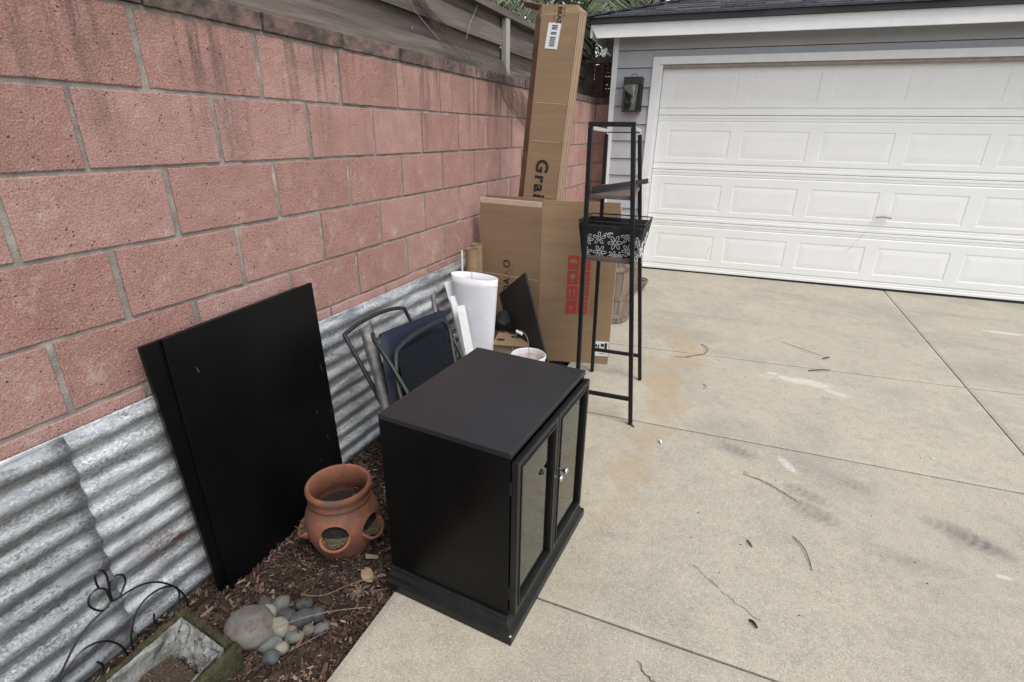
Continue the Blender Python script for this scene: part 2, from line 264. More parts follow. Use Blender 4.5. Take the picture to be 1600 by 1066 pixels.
M_ = dict(
    block=mat_block(), galv=mat_galv(), galvdull=mat_galv('dull_galvanized_steel', .72), concrete=mat_concrete(), chips=mat_chips(),
    mortar=mat('mortar', (.29, .262, .23), (.175, .157, .14), rough=.95, scale=16, bump=.8, bscale=150, bdist=.004, c3=(.46, .42, .36), s3=9),
    cap=mat('weathered_cap_block', (.15, .10, .082), (.05, .041, .036), rough=.95, scale=20, bump=.8, bscale=160, rnd=.2, c3=(.26, .155, .125), s3=6, bdist=.005),
    fence=mat('grey_weathered_wood', (.165, .139, .118), (.045, .035, .029), rough=.92, scale=26, stretch=(1, .06, 1), bump=.9, bscale=70, rnd=.3, c3=(.12, .085, .07), s3=7, lo=.3, hi=.7, bdist=.004),
    post=mat('pale_weathered_wood', (.34, .32, .29), (.22, .2, .18), rough=.9, scale=20, stretch=(1, 1, .08), bump=.5, bscale=60),
    redwood=mat('dark_stained_wood', (.075, .038, .028), (.03, .017, .014), rough=.8, scale=20, stretch=(.1, 1, 1), bump=.4, rnd=.3),
    blackpaint_shaded=mat('shaded_black_satin_paint', (.0016, .0016, .0018), (.0028, .0028, .003), rough=.36, scale=9, bump=.05, bscale=120, rvar=.06, spec=.2),  # shade of the cabinet sides is put into this deeper black
    dusty_skylit=mat('dusty_skylit_black_paint', (.0142, .0146, .0172), (.0178, .0182, .021), rough=.36, scale=7, bump=.04, bscale=120, rvar=.04, spec=.5),  # dust, with the sky's bluish sheen put into the top's colour
    frameblack=mat('black_frame_paint', (.006, .0063, .0065), (.010, .0104, .0106), rough=.36, scale=12, spec=.3),
    charcoal=mat('charcoal_stain', (.017, .0155, .0145), (.024, .022, .0205), rough=.5, scale=10, stretch=(1, 1, .2), spec=.4),
    blackboard=mat('black_laminate', (.0018, .0018, .002), (.003, .003, .0034), rough=.38, scale=6, rvar=.08, spec=.2),
    darkmetal=mat('black_powder_coat', (.004, .004, .0045), (.008, .008, .0085), rough=.48, scale=50, spec=.35),
    greymetal=mat('worn_grey_metal', (.13, .127, .12), (.06, .058, .056), rough=.55, scale=30, metal=.4, rvar=.1),
    chairtube=mat('dark_grey_tube', (.026, .027, .027), (.014, .015, .0155), rough=.45, scale=40, metal=.2),
    navy=mat('navy_vinyl', (.004, .0075, .019), (.0075, .0125, .030), spec=.3, rough=.6, scale=40, bump=.15, bscale=300),
    weave=mat('dark_woven_underlay', (.004, .005, .007), (.013, .015, .019), spec=.08, rough=.85, scale=160, bump=.9, bscale=260),
    chrome=mat('brushed_nickel', (.62, .6, .57), rough=.22, metal=1),
    screw=mat('zinc_screw', (.5, .49, .46), rough=.35, metal=1),
    terracotta=mat('terracotta', (.25, .096, .050), (.165, .063, .035), rough=.85, scale=14, bump=.3, bscale=90, c3=(.085, .06, .045), s3=11),
    soil=mat('dark_soil', (.018, .012, .009), (.007, .005, .004), rough=.95, scale=70, bump=1, bscale=120, bdist=.01),
    drymoss=mat('dry_moss', (.13, .12, .055), (.055, .05, .022), rough=.95, scale=80, bump=1, bscale=150, bdist=.008),
    moss=mat('green_moss', (.062, .056, .018), (.022, .018, .010), rough=.95, scale=60, bump=1, bscale=120, bdist=.012, c3=(.10, .082, .04), s3=20),
    film=mat('crumpled_clear_liner', (.24, .24, .225), (.10, .10, .092), rough=.18, scale=14, bump=.8, bscale=22, bdist=.02),
    wire=mat('black_wire', (.008, .008, .009), rough=.4),
    whiteplast=mat('white_plastic', (.74, .74, .77), (.66, .66, .7), rough=.5, scale=8),
    whitewood=mat('white_painted_wood', (.76, .76, .75), (.66, .66, .65), rough=.55, scale=20),
    card=mat('corrugated_cardboard', (.285, .19, .108), (.255, .168, .094), rough=.85, scale=5, stretch=(1, 1, 7), c3=(.235, .15, .085), s3=2.2, bump=.15, bscale=80),
    cardpale=mat('pale_cardboard_edge', (.60, .46, .36), (.5, .38, .28), rough=.85, scale=30),
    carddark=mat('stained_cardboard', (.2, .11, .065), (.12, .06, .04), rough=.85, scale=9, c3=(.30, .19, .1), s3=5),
    ink=mat('black_ink', (.015, .013, .012), rough=.7), redink=mat('red_ink', (.40, .045, .03), (.33, .04, .028), rough=.7, scale=60),
    rust_ink=mat('faded_red_ink', (.26, .09, .05), rough=.8), faint_ink=mat('faint_ink', (.16, .1, .06), rough=.8),
    label=mat('paper_label', (.72, .72, .75), rough=.6),
    shelfwood=mat('grey_brown_laminate', (.13, .095, .075), (.075, .056, .046), rough=.5, scale=14, stretch=(1, .1, 1)),
    shelfgrey=mat('pale_grey_edge', (.42, .41, .4), rough=.5),
    liner=mat('black_fabric', (.009, .009, .01), (.016, .016, .018), rough=.9, scale=200, bump=.4),
    floral=mat('white_flock_print', (.66, .66, .66), rough=.8),
    stave=mat('weathered_oak', (.22, .175, .14), (.10, .075, .058), rough=.85, scale=24, stretch=(1, 1, .1), bump=.5, rnd=.2, c3=(.33, .29, .25), s3=6),
    hoopsteel=mat('dull_zinc', (.28, .275, .26), rough=.45, metal=.7),
    hoop=mat('rusty_hoop', (.16, .085, .05), (.30, .26, .22), rough=.7, scale=14, metal=.3),
    door=mat('white_door_enamel', (.80, .80, .785), (.765, .765, .745), rough=.5, scale=4, bump=.06, bscale=180),
    trim=mat('white_trim_paint', (.78, .78, .78), (.72, .72, .715), rough=.55, scale=9),
    siding=mat('blue_grey_siding', (.435, .447, .475), (.40, .41, .435), rough=.7, scale=7, bump=.2, bscale=140),
    stop=mat('brown_door_stop', (.30, .275, .255), (.22, .2, .18), rough=.7, scale=12),
    shingle=mat('charcoal_shingle', (.035, .036, .042), (.07, .07, .078), rough=.95, scale=60, bump=.8, bscale=200, c3=(.10, .10, .108), s3=9, bdist=.004),
    dripedge=mat('dark_drip_edge', (.018, .019, .023), rough=.6),
    lantern=mat('bronze_black_metal', (.009, .0085, .0085), (.018, .017, .016), rough=.55, scale=40),
    glass=mat_glass('clear_glass'), cabglass=mat_glass('cabinet_glass', (.62, .68, .6)),
    amber=mat('amber_bulb_socket', (.5, .36, .12), rough=.35, metal=.6), frost=mat('bulb_glass', (.45, .33, .14), rough=.25),
    rubber=mat('black_rubber', (.01, .01, .01), rough=.8),
    earth=mat('bare_earth', (.06, .045, .033), (.03, .022, .017), rough=.95, scale=8),
    joint=mat('joint_dirt', (.05, .042, .034), (.02, .018, .015), rough=.95, scale=30),
    net=mat('brown_plastic_net', (.05, .034, .028), rough=.7), string=mat('pale_line', (.4, .38, .36), rough=.5),
    twig=mat('dry_twig', (.10, .075, .055), (.05, .038, .028), rough=.9, scale=60), straw=mat('dry_straw', (.21, .165, .115), (.13, .098, .066), rough=.85, scale=40),
    leaf=mat('tan_dead_leaf', (.27, .19, .125), (.2, .135, .085), rough=.7, scale=40, bump=.2),
    palm=mat('palm_leaf', (.055, .075, .03), (.10, .115, .05), rough=.55, scale=4, rnd=.35), palmdry=mat('dry_palm_leaf', (.17, .125, .065), (.10, .075, .04), rough=.8, scale=6, rnd=.2),
    bark=mat('palm_trunk', (.10, .08, .06), (.05, .04, .03), rough=.95, scale=20, bump=1, bdist=.02),
    hedge=mat('dark_hedge_leaf', (.03, .05, .016), (.055, .08, .03), rough=.6, scale=9), foliage=mat('tree_leaf', (.045, .065, .022), (.08, .10, .04), rough=.6, scale=9),
    pinkwash=mat('pink_residue', (.55, .40, .35), (.70, .66, .62), rough=.6, scale=30), crack=mat('crack_line', (.075, .065, .055), rough=.95),
)

# ================================================================== THE SETTING
# ground sheet to the horizon (bare earth below everything)
struct(obj('ground', MB().grid(lambda u, v: ((u - .5) * 800, (v - .5) * 800, -.2), 8, 8), M_['earth']))

# ------------------------------------------------------------------ driveway: concrete slabs with open joints
drive = bpy.data.objects.new('driveway', None); COL.objects.link(drive); struct(drive)
drive.location = (.73, -3, 0)
obj('joint_bed', MB().box(.74, 7.5, -4, 5.6, -.12, -.058).box(.02, .7395, 2.40, 5.04, -.12, -.058), M_['joint'], drive)
RUST = [(1.25, 3.05, .10, .5), (1.33, 2.8, .11, .55), (1.40, 2.52, .13, .75), (1.37, 2.2, .14, .9), (1.36, 1.9, .13, .9), (1.36, 1.5, .10, .7), (1.35, 1.14, .085, .75), (1.31, .9, .08, .6), (1.28, .61, .08, .5), (1.29, .40, .075, .4), (1.27, .2, .06, .25)]
def seg_d(x, y, a, b):
    dx, dy = b[0] - a[0], b[1] - a[1]; t = np.clip(((x - a[0]) * dx + (y - a[1]) * dy) / (dx * dx + dy * dy), 0, 1)
    return np.hypot(x - a[0] - t * dx, y - a[1] - t * dy), t
def stains_and_shadow(x, y):
    r = np.zeros_like(x); g = np.zeros_like(x); d = np.zeros_like(x)
    wob = .05 * np.sin(x * 13 + y * 7) + .04 * np.sin(y * 19 - x * 5) + .025 * np.sin(x * 41 + y * 33)
    for a, b in zip(RUST[:-1], RUST[1:]):
        di, t = seg_d(x, y, a, b); wd = a[2] + (b[2] - a[2]) * t; st = a[3] + (b[3] - a[3]) * t
        r = np.maximum(r, st * np.clip(1.25 - (di + wob * .9) / wd, 0, 1))
    for cx, cy, s in ((1.52, 2.93, .3), (1.47, 2.55, .4), (1.2, 2.25, .3)): r = np.maximum(r, s * 1.3 * np.clip(1.2 - np.hypot((x - cx) / .16, (y - cy) / .07), 0, 1))
    r = np.maximum(r, .16 * np.clip(1 - np.abs(x - 1.15 + wob) / .5, 0, 1) * (y < 1.6))
    for cx, cy, ax, ay, rot, s in ((2.10, 2.27, .30, .09, -.1, .75), (1.95, 2.33, .08, .05, 0, .8), (2.3, 2.18, .14, .06, -.3, .7), (1.74, 1.76, .13, .07, 0, .45), (1.5, 1.62, .13, .05, .1, .45), (1.97, 1.27, .035, .12, .5, .75), (1.92, 1.42, .05, .14, .2, .4),
                                   (3.70, 4.0, .22, .05, 0, .8), (3.2, 4.3, .12, .05, .2, .6), (3.0, 3.9, .1, .06, 0, .5), (1.2, 3.2, .14, .06, 0, .6), (1.30, 1.2, .05, .03, 0, .5), (2.62, .83, .03, .02, 0, .8), (1.43, .95, .09, .06, 0, .3), (2.5, 2.1, .1, .05, .5, .5), (1.7, 1.85, .12, .04, .3, .5), (2.35, 1.75, .08, .04, 0, .4), (2.75, 1.9, .1, .03, -.6, .5), (3.25, 2.3, .12, .05, .2, .5)):
        c, s_ = math.cos(rot), math.sin(rot); u = (x - cx) * c + (y - cy) * s_; v = -(x - cx) * s_ + (y - cy) * c
        g = np.maximum(g, s * np.clip(1.3 - np.hypot(u / ax, v / ay) + wob * 3, 0, 1))
    for a, b in (((2.35, 2.33), (2.6, 1.75)), ((2.48, 2.3), (2.75, 1.7)), ((2.3, 1.95), (2.45, 1.6)), ((2.62, 2.2), (2.95, 1.55)), ((1.62, .62), (1.72, .33)), ((1.68, .5), (1.75, .25)), ((2.2, 1.9), (2.4, 1.5)), ((1.55, .7), (1.66, .45)), ((2.7, 2.4), (3.0, 1.8)), ((2.05, 1.7), (2.2, 1.3)), ((1.9, 3.6), (2.6, 3.1)), ((2.4, 3.9), (2.9, 3.4)), ((2.25, 2.2), (2.5, 1.8)), ((1.45, .3), (1.62, -.05))):
        di, t = seg_d(x, y, a, b); g = np.maximum(g, .42 * np.clip(1 - (di + wob * .06) / .011, 0, 1))
    # tyre scuffs: ribbed smears with curved ends; the broad round one paints a shadow
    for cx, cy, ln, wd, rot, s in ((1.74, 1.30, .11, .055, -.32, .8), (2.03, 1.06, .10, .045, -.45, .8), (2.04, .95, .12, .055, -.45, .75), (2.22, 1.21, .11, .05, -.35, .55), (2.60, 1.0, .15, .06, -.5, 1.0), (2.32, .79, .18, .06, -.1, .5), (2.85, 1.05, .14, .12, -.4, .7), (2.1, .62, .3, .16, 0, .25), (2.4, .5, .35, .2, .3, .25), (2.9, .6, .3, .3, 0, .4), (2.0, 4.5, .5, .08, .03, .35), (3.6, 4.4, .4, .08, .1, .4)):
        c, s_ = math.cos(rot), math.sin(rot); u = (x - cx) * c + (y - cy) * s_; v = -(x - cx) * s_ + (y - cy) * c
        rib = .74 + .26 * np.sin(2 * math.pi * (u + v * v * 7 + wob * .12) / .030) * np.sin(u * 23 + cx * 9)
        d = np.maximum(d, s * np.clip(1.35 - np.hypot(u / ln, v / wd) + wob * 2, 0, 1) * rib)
    return r, g, d
def slab(c00, c10, c11, c01, res):
    (x0, y0), (x1, y1), (x2, y2), (x3, y3) = c00, c10, c11, c01
    nu = max(2, int(max(abs(x1 - x0), abs(x2 - x3)) / res)); nv = max(2, int(max(abs(y3 - y0), abs(y2 - y1)) / res))
    U, V = np.meshgrid(np.linspace(0, 1, nu + 1), np.linspace(0, 1, nv + 1))
    X = (1 - U) * (1 - V) * x0 + U * (1 - V) * x1 + U * V * x2 + (1 - U) * V * x3; Y = (1 - U) * (1 - V) * y0 + U * (1 - V) * y1 + U * V * y2 + (1 - U) * V * y3
    edge = np.minimum(np.minimum(U * abs(x1 - x0), (1 - U) * abs(x1 - x0)), np.minimum(V * abs(y3 - y0), (1 - V) * abs(y3 - y0)))
    Zt = -.038 * np.clip((Y - 2.65) / 2.3, 0, 1) - .008 * np.clip((X - 1) / 3, 0, 1.5) * np.clip((Y - 2.65) / 2.3, 0, 1) - .004 * np.clip(1 - edge / .012, 0, 1) + .0012 * np.sin(X * 3.1) * np.sin(Y * 2.3) - .0014
    vs = np.stack([X.ravel(), Y.ravel(), Zt.ravel()], 1).tolist(); n = nu + 1
    fs = [(j * n + i, j * n + i + 1, (j + 1) * n + i + 1, (j + 1) * n + i) for j in range(nv) for i in range(nu)]
    ring = [i for i in range(n)] + [j * n + nu for j in range(1, nv + 1)] + [nv * n + i for i in range(nu - 1, -1, -1)] + [j * n for j in range(nv - 1, 0, -1)]
    b = len(vs); vs += [[vs[i][0], vs[i][1], -.11] for i in ring]; k = len(ring)
    fs += [(ring[(i + 1) % k], ring[i], b + i, b + (i + 1) % k) for i in range(k)]
    me = bpy.data.meshes.new('slab'); me.from_pydata(vs, [], fs); me.update()
    r, g, d = stains_and_shadow(X.ravel(), Y.ravel()); colr = np.zeros((len(vs), 4), np.float32); colr[:, 3] = 1
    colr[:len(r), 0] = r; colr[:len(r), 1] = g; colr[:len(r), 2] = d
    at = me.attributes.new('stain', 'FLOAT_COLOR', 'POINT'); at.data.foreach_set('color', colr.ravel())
    me.materials.append(M_['concrete']); o = bpy.data.objects.new('slab', me); COL.objects.link(o); par(o, drive); return o
g_ = .004
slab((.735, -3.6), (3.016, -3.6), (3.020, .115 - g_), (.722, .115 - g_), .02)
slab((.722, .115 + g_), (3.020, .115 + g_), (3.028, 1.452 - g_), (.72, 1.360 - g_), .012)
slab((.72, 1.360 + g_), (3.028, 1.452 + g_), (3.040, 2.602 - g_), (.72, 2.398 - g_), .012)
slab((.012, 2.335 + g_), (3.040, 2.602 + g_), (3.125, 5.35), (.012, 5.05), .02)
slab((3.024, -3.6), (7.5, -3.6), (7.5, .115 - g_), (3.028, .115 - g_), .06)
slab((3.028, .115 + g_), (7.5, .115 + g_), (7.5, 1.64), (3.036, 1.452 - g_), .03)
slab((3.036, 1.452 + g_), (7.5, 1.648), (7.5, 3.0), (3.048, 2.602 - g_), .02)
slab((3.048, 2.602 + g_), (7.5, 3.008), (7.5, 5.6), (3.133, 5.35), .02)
# hairline cracks
def crack(pts, wd=.0022, jit=.008):
    P = bez([(x, y, 0) for x, y in pts], 14); mb = MB(); vs = []
    for i, p in enumerate(P):
        t = (P[min(i + 1, len(P) - 1)] - P[max(i - 1, 0)]).normalized(); nrm = Vector((-t.y, t.x, 0)); o = nrm * random.uniform(-jit, jit); w_ = wd * random.uniform(.4, 1.2)
        vs += [p + o + nrm * w_ + Vector((0, 0, .0016)), p + o - nrm * w_ + Vector((0, 0, .0016))]
    mb.add(vs, [(2 * i, 2 * i + 1, 2 * i + 3, 2 * i + 2) for i in range(len(P) - 1)]); obj('crack', mb, M_['crack'], drive)
crack([(1.5, .02), (1.6, -.06), (1.72, -.13), (1.9, -.2)]); crack([(1.03, 3.3), (1.8, 3.34), (2.6, 3.33), (3.05, 3.38)], .0016, .004)
crack([(1.78, 1.12), (1.9, 1.05), (2.0, .98)], .0013); crack([(1.62, .46), (1.73, .37), (1.83, .30)], .001, .006)
crack([(3.14, 3.42), (3.6, 3.44), (4.4, 3.5)], .0016, .004); crack([(2.2, 2.1), (2.3, 2.02), (2.42, 1.99)], .001)

# ------------------------------------------------------------------ planting bed with bark mulch
def mz(x, y):
    return -.048 - .055 * (1 - max(0, min(1, x / .73))) + .012 * mnoise.noise(Vector((x * 6, y * 6, 0))) + .006 * mnoise.noise(Vector((x * 17, y * 17, 3)))
bed = struct(obj('planting_bed', MB().grid(lambda u, v: (-.02 + u * .765, -2.2 + v * 4.6, mz(-.02 + u * .765, -2.2 + v * 4.6) - .012), 30, 150), M_['earth'], smooth=True))
def mulch():
    vs = []; fs = []; tint = []
    pal = [(.085, .045, .032), (.06, .034, .026), (.11, .065, .046), (.045, .028, .022), (.14, .09, .065), (.075, .04, .03), (.26, .19, .13), (.055, .036, .03), (.035, .022, .017), (.03, .019, .015)]
    for i in range(24000):
        y = random.uniform(-1.0, 1.3) if i < 21500 else random.uniform(1.3, 2.36); x = random.uniform(.005, .722)
        if random.random() < .2: x = random.uniform(.6, .722)
        l = random.uniform(.006, .022) if random.random() < .8 else random.uniform(.022, .048); wd = l * random.uniform(.10, .36); th = random.uniform(.0006, .0024)
        m = Matrix.Translation((x, y, mz(x, y) + random.uniform(-.006, .010))) @ Euler((random.gauss(0, .55), random.gauss(0, .45), random.uniform(0, 6.28))).to_matrix().to_4x4()
        b = len(vs); k = random.uniform(.5, .9); bend = random.uniform(-.15, .15) * l
        loc = [(-l / 2, -wd * k / 2, 0), (l / 2, -wd / 2, bend), (l / 2 * .8, wd / 2, bend), (-l / 2 * 1.1, wd * k / 2, 0)]
        vs += [m @ Vector((p[0], p[1], p[2] - th)) for p in loc] + [m @ Vector((p[0], p[1], p[2] + th)) for p in loc]
        fs += [(b + 4, b + 5, b + 6, b + 7), (b, b + 1, b + 5, b + 4), (b + 1, b + 2, b + 6, b + 5), (b + 2, b + 3, b + 7, b + 6), (b + 3, b, b + 4, b + 7)]
        c = random.choice(pal); f = random.uniform(.7, 1.5); tint += [(c[0] * f * .98, c[1] * f, c[2] * f * 1.02, 1)] * 8
    me = bpy.data.meshes.new('mulch'); me.from_pydata(vs, [], fs); me.update()
    at = me.attributes.new('tint', 'FLOAT_COLOR', 'POINT'); at.data.foreach_set('color', np.array(tint, np.float32).ravel()); me.materials.append(M_['chips'])
    o = bpy.data.objects.new('mulch', me); COL.objects.link(o); stuff(o); tag(o, 'dark brown bark mulch in the bed between wall and driveway', 'mulch')
mulch()

# ------------------------------------------------------------------ pink block wall
BL, BH = .4064, .2032; WT = 1.70
wall = thing('block_wall', 'long wall of rough pink concrete blocks with grey mortar and a dark cap', 'wall', (0, 1.5, -.1))
def block_mesh(name, L_, H_, D, seed, nx=26, nz=13, chip=.0040):
    rr = random.Random(seed); mb = MB(); off = Vector((seed * 3.7, seed * 1.3, 0))
    def ease(u, n, L):            # inner rows of vertices hug the edges so that arrises stay crisp
        k = round(u * n); return 0 if k == 0 else 1 if k == n else (.0035 / L if k == 1 else 1 - .0035 / L if k == n - 1 else .0035 / L + (1 - .007 / L) * (k - 1) / (n - 2))
    def f(u, v):
        u = ease(u, nx, L_); v = ease(v, nz, H_)
        y = (u - .5) * L_; z = (v - .5) * H_; e = min(u, 1 - u) * L_, min(v, 1 - v) * H_
        nd = mnoise.noise(Vector((y * 45, z * 45, 0)) + off) * chip * .6
        x = nd * .35
        for k in (0, 1):
            if e[k] < .0005: x -= .0012 + abs(nd) * .6
        if e[0] < .0005: y += (1 if u < .5 else -1) * max(0, nd + .001)
        if e[1] < .0005: z += (1 if v < .5 else -1) * max(0, nd + .0008)
        return (x, y, z)
    mb.grid(f, nx, nz); n = nx + 1
    ring = list(range(n)) + [j * n + nx for j in range(1, nz + 1)] + [nz * n + i for i in range(nx - 1, -1, -1)] + [j * n for j in range(nz - 1, 0, -1)]
    b = len(mb.v); mb.v += [(-D, mb.v[i][1], mb.v[i][2]) for i in ring]; k = len(ring)
    mb.f += [(ring[(i + 1) % k], ring[i], b + i, b + (i + 1) % k) for i in range(k)]
    me = mb.mesh(name); fixn(me); return me
HJ, BJ = .015, .010
bms = [block_mesh('block', BL - HJ, BH - BJ, .14, s) for s in range(6)]
for me in bms: me.materials.append(M_['block'])
caps = [block_mesh('cap_block', BL - .008, .057, .16, 20 + s, 26, 5, .009) for s in range(4)]
for me in caps: me.materials.append(M_['cap'])
YE = 5.07
obj('mortar', MB().box(-.13, -.0065, -2.6, YE, -.25, WT + .006), M_['mortar'], wall)
def put(me, name, parent, loc, rz=0, sy=1, rx=0):
    o = bpy.data.objects.new(name, me); COL.objects.link(o); o.location = loc; o.rotation_euler = (rx, 0, rz); o.scale = (1, sy, 1); par(o, parent); return o
for c in range(10):
    z = WT - BH * (c + .5)
    if z < -.25: break
    k0 = -6 + (0 if c % 2 == 0 else .5)
    for i in range(19):
        y0 = (k0 + i) * BL; y1 = y0 + BL
        if y0 > YE - .05: break
        y1 = min(y1, YE); sy = (y1 - y0) / BL
        put(random.choice(bms), 'block', wall, (random.uniform(-.0025, .002), (y0 + y1) / 2 + random.uniform(-.003, .003), z + random.uniform(-.0015, .0015)), 0, sy * random.uniform(.988, 1.006), random.uniform(-.0025, .0025))
for i in range(19):
    y0 = -2.52 + i * BL + .12; y1 = min(y0 + BL, YE)
    if y1 - y0 < .06: break
    put(random.choice(caps), 'cap_block', wall, (.006 + random.uniform(-.002, .002), (y0 + y1) / 2, WT + .033), 0, (y1 - y0) / BL, random.uniform(-.002, .002))
# short return of the wall at the garage corner
ret = thing('return_wall', 'short pink block wall closing the gap beside the garage corner', 'wall', (.08, 5.15, 0))
obj('mortar', MB().box(-.12, .17, 5.0855, 5.20, -.2, WT + .006), M_['mortar'], ret)
for c in range(9):
    o = put(bms[c % 6], 'block', ret, (.075, 5.078, WT - BH * (c + .5)), -math.pi / 2, .46); o.rotation_euler.z = -math.pi / 2
o = put(caps[1], 'cap_block', ret, (.075, 5.075, WT + .033), -math.pi / 2, .46)

# ------------------------------------------------------------------ corrugated steel sheets standing against the wall
def corr(y0, y1, x0, z0, z1, ph):
    def f(u, v):
        y = y0 + u * (y1 - y0); z = z0 + v * (z1 - z0); warp = .004 * mnoise.noise(Vector((y * 2.2, z * 1.5, ph)))
        return (x0 + .0078 * math.sin(2 * math.pi * (z - .607) / .0752 + math.pi / 2) + warp, y, z + .004 * mnoise.noise(Vector((y * 1.3, ph, 0))))
    return MB().grid(f, 40, 110)
tag(obj('corrugated_sheet', corr(-2.3, -.455, .036, -.14, .648, 1.), M_['galvdull'], smooth=True, solid=.0016, ang=80, fix=False), 'weathered corrugated steel sheet nearest the camera, overlapping its neighbour', 'metal sheet', 'corrugated sheets along the wall')
tag(obj('corrugated_sheet', corr(-.62, 1.86, .024, -.14, .648, 5.), M_['galv'], smooth=True, solid=.0016, ang=80, fix=False), 'weathered corrugated steel sheet running behind the black boards and folding chair', 'metal sheet', 'corrugated sheets along the wall')

# ------------------------------------------------------------------ wooden fence on the neighbour's side
fen = thing('wooden_fence', 'old grey horizontal board fence rising above the pink block wall', 'fence', (-.2, 1.5, 1.0))
def board(y0, y1, z0, z1, x=-.165, th=.02, sag=0.0, m='fence', name='board'):
    nn = 10; mb = MB()
    for i in range(nn):
        pass
    def f(u, v):
        y = y0 + u * (y1 - y0); zz = z0 + v * (z1 - z0) + sag * math.sin(math.pi * u) + .003 * mnoise.noise(Vector((y * 1.7, z0 * 9 + v, 0)))
        return (x + .004 * mnoise.noise(Vector((y * 2, z0 * 5, 2))), y, zz)
    mb.grid(f, nn, 2); o = obj(name, mb, M_[m], fen, solid=th, fix=False); return o
for (ya, yb, dz, x) in ((-2.6, .16, .0, -.165), (.166, 2.80, .006, -.165), (2.86, 5.15, -.012, -.175)):
    for kz, (z0, z1) in enumerate(((1.62, 1.768), (1.757, 1.874), (1.864, 1.977), (1.967, 2.078), (2.068, 2.165))):
        board(ya, yb, z0 + dz, z1 + dz, x + (.014 if kz % 2 else -.010) + random.uniform(-.003, .003), sag=random.uniform(-.006, .004))
obj('top_rail', MB().box(-.20, -.105, -2.6, 5.15, 2.150, 2.192), M_['fence'], fen, bevel=.003)
obj('post', MB().box(-.15, -.112, 2.792, 2.862, 1.5, 2.150), M_['post'], fen, bevel=.003)
obj('post', MB().box(-.15, -.112, .13, .20, 1.5, 2.150), M_['post'], fen, bevel=.003)
for y, z in ((1.62, 1.905), (1.60, 1.815), (1.75, 1.81), (.86, 1.80), (.7, 1.80), (2.1, 1.80), (1.55, 2.0)): obj('nail', MB().lathe([(0, .006), (.005, .005), (.006, 0)], 8).xf(Matrix.Translation((-.154, y, z)) @ Matrix.Rotation(math.pi / 2, 4, 'Y')), M_['screw'] if y < 1.7 and z > 1.81 else M_['rubber'], fen)

df = thing('dark_fence', 'dark brown slatted fence section above the wall beside the garage corner', 'fence', (-.1, 5.3, 1.0))
for x0, x1 in ((-.62, -.52), (-.515, -.36), (-.355, -.21), (-.205, -.09), (-.085, -.03)): obj('board', MB().box(x0, x1 - .004, 5.235, 5.255, 1.3, 2.10 + random.uniform(-.01, .01)), M_['redwood'], df)
obj('post', MB().box(-.03, .03, 5.20, 5.26, 1.3, 2.12), M_['redwood'], df, bevel=.003)
for k in range(9): obj('slat', MB().box(.034, .17, 5.225 + .004 * (k % 2), 5.25, 1.745 + k * .041, 1.780 + k * .041), M_['redwood'], df)
obj('rail', MB().box(-.62, .2, 5.19, 5.27, 2.115, 2.175), M_['fence'], df, bevel=.003)

# ------------------------------------------------------------------ garage
GM = Matrix.Translation((.695981 + .0024, 4.973149 - .0449, -.009)) @ Matrix.Rotation(.054475, 4, 'Z')
gar = thing('garage', 'grey garage with white trim, dark shingle roof and wide white sectional door', 'garage', (.696, 4.973, -.009))
def gobj(name, mb, m, parent=None, **k): return obj(name, mb.xf(GM), M_[m], parent or gar, **k)
GW = 5.04                              # door width
gobj('wall', MB().box(-.50, -.02, .012, .16, -.02, 2.33).box(GW + .02, GW + .7, .012, .16, -.02, 2.33).box(-.02, GW + .02, .012, .16, 2.075, 2.33).box(-.50, -.38, .16, 6.2, -.02, 2.33).box(GW + .58, GW + .7, .16, 6.2, -.02, 2.33).box(-.38, GW + .58, 6.08, 6.2, -.02, 2.33), 'siding')
# lap siding boards
lines = [2.365, 2.191, 2.033, 1.852, 1.679, 1.503, 1.341, 1.163, .99, .815, .64, .465, .29, .115, -.02]
for za, zb in zip(lines[:-1], lines[1:]):
    spans = [(-.46, GW + .66)] if zb > 2.13 else [(-.46, -.105), (GW + .105, GW + .66)]
    for s0, s1 in spans:
        pr = [(-.028, zb + .006), (-.010, za), (.011, za), (.011, zb + .006)]
        gobj('siding_board', MB().prism(pr, lambda p, s=s0: Vector((s, p[0], p[1])), lambda p, s=s1: Vector((s, p[0], p[1]))), 'siding')
gobj('siding_board', MB().box(-.104, GW + .104, -.010, .011, 2.1335, 2.1905), 'siding')
for s0 in (-.515, GW + .66): gobj('corner_board', MB().box(s0, s0 + .055, -.032, .02, -.02, 2.33), 'trim', bevel=.002)
# door casing
gobj('casing', MB().box(-.105, -.035, -.042, .02, -.03, 2.132), 'trim', bevel=.003)
gobj('casing', MB().box(GW + .035, GW + .105, -.042, .02, -.005, 2.132), 'trim', bevel=.003)
gobj('casing', MB().box(-.0345, GW + .0345, -.0415, .02, 2.062, 2.1315), 'trim', bevel=.003)
gobj('door_jamb', MB().box(-.034, -.004, -.026, .09, -.03, 2.061), 'trim'); gobj('door_jamb', MB().box(GW + .004, GW + .034, -.026, .09, -.005, 2.061), 'trim')
gobj('door_stop', MB().box(-.0035, GW + .0035, -.018, .09, 2.031, 2.061), 'stop')
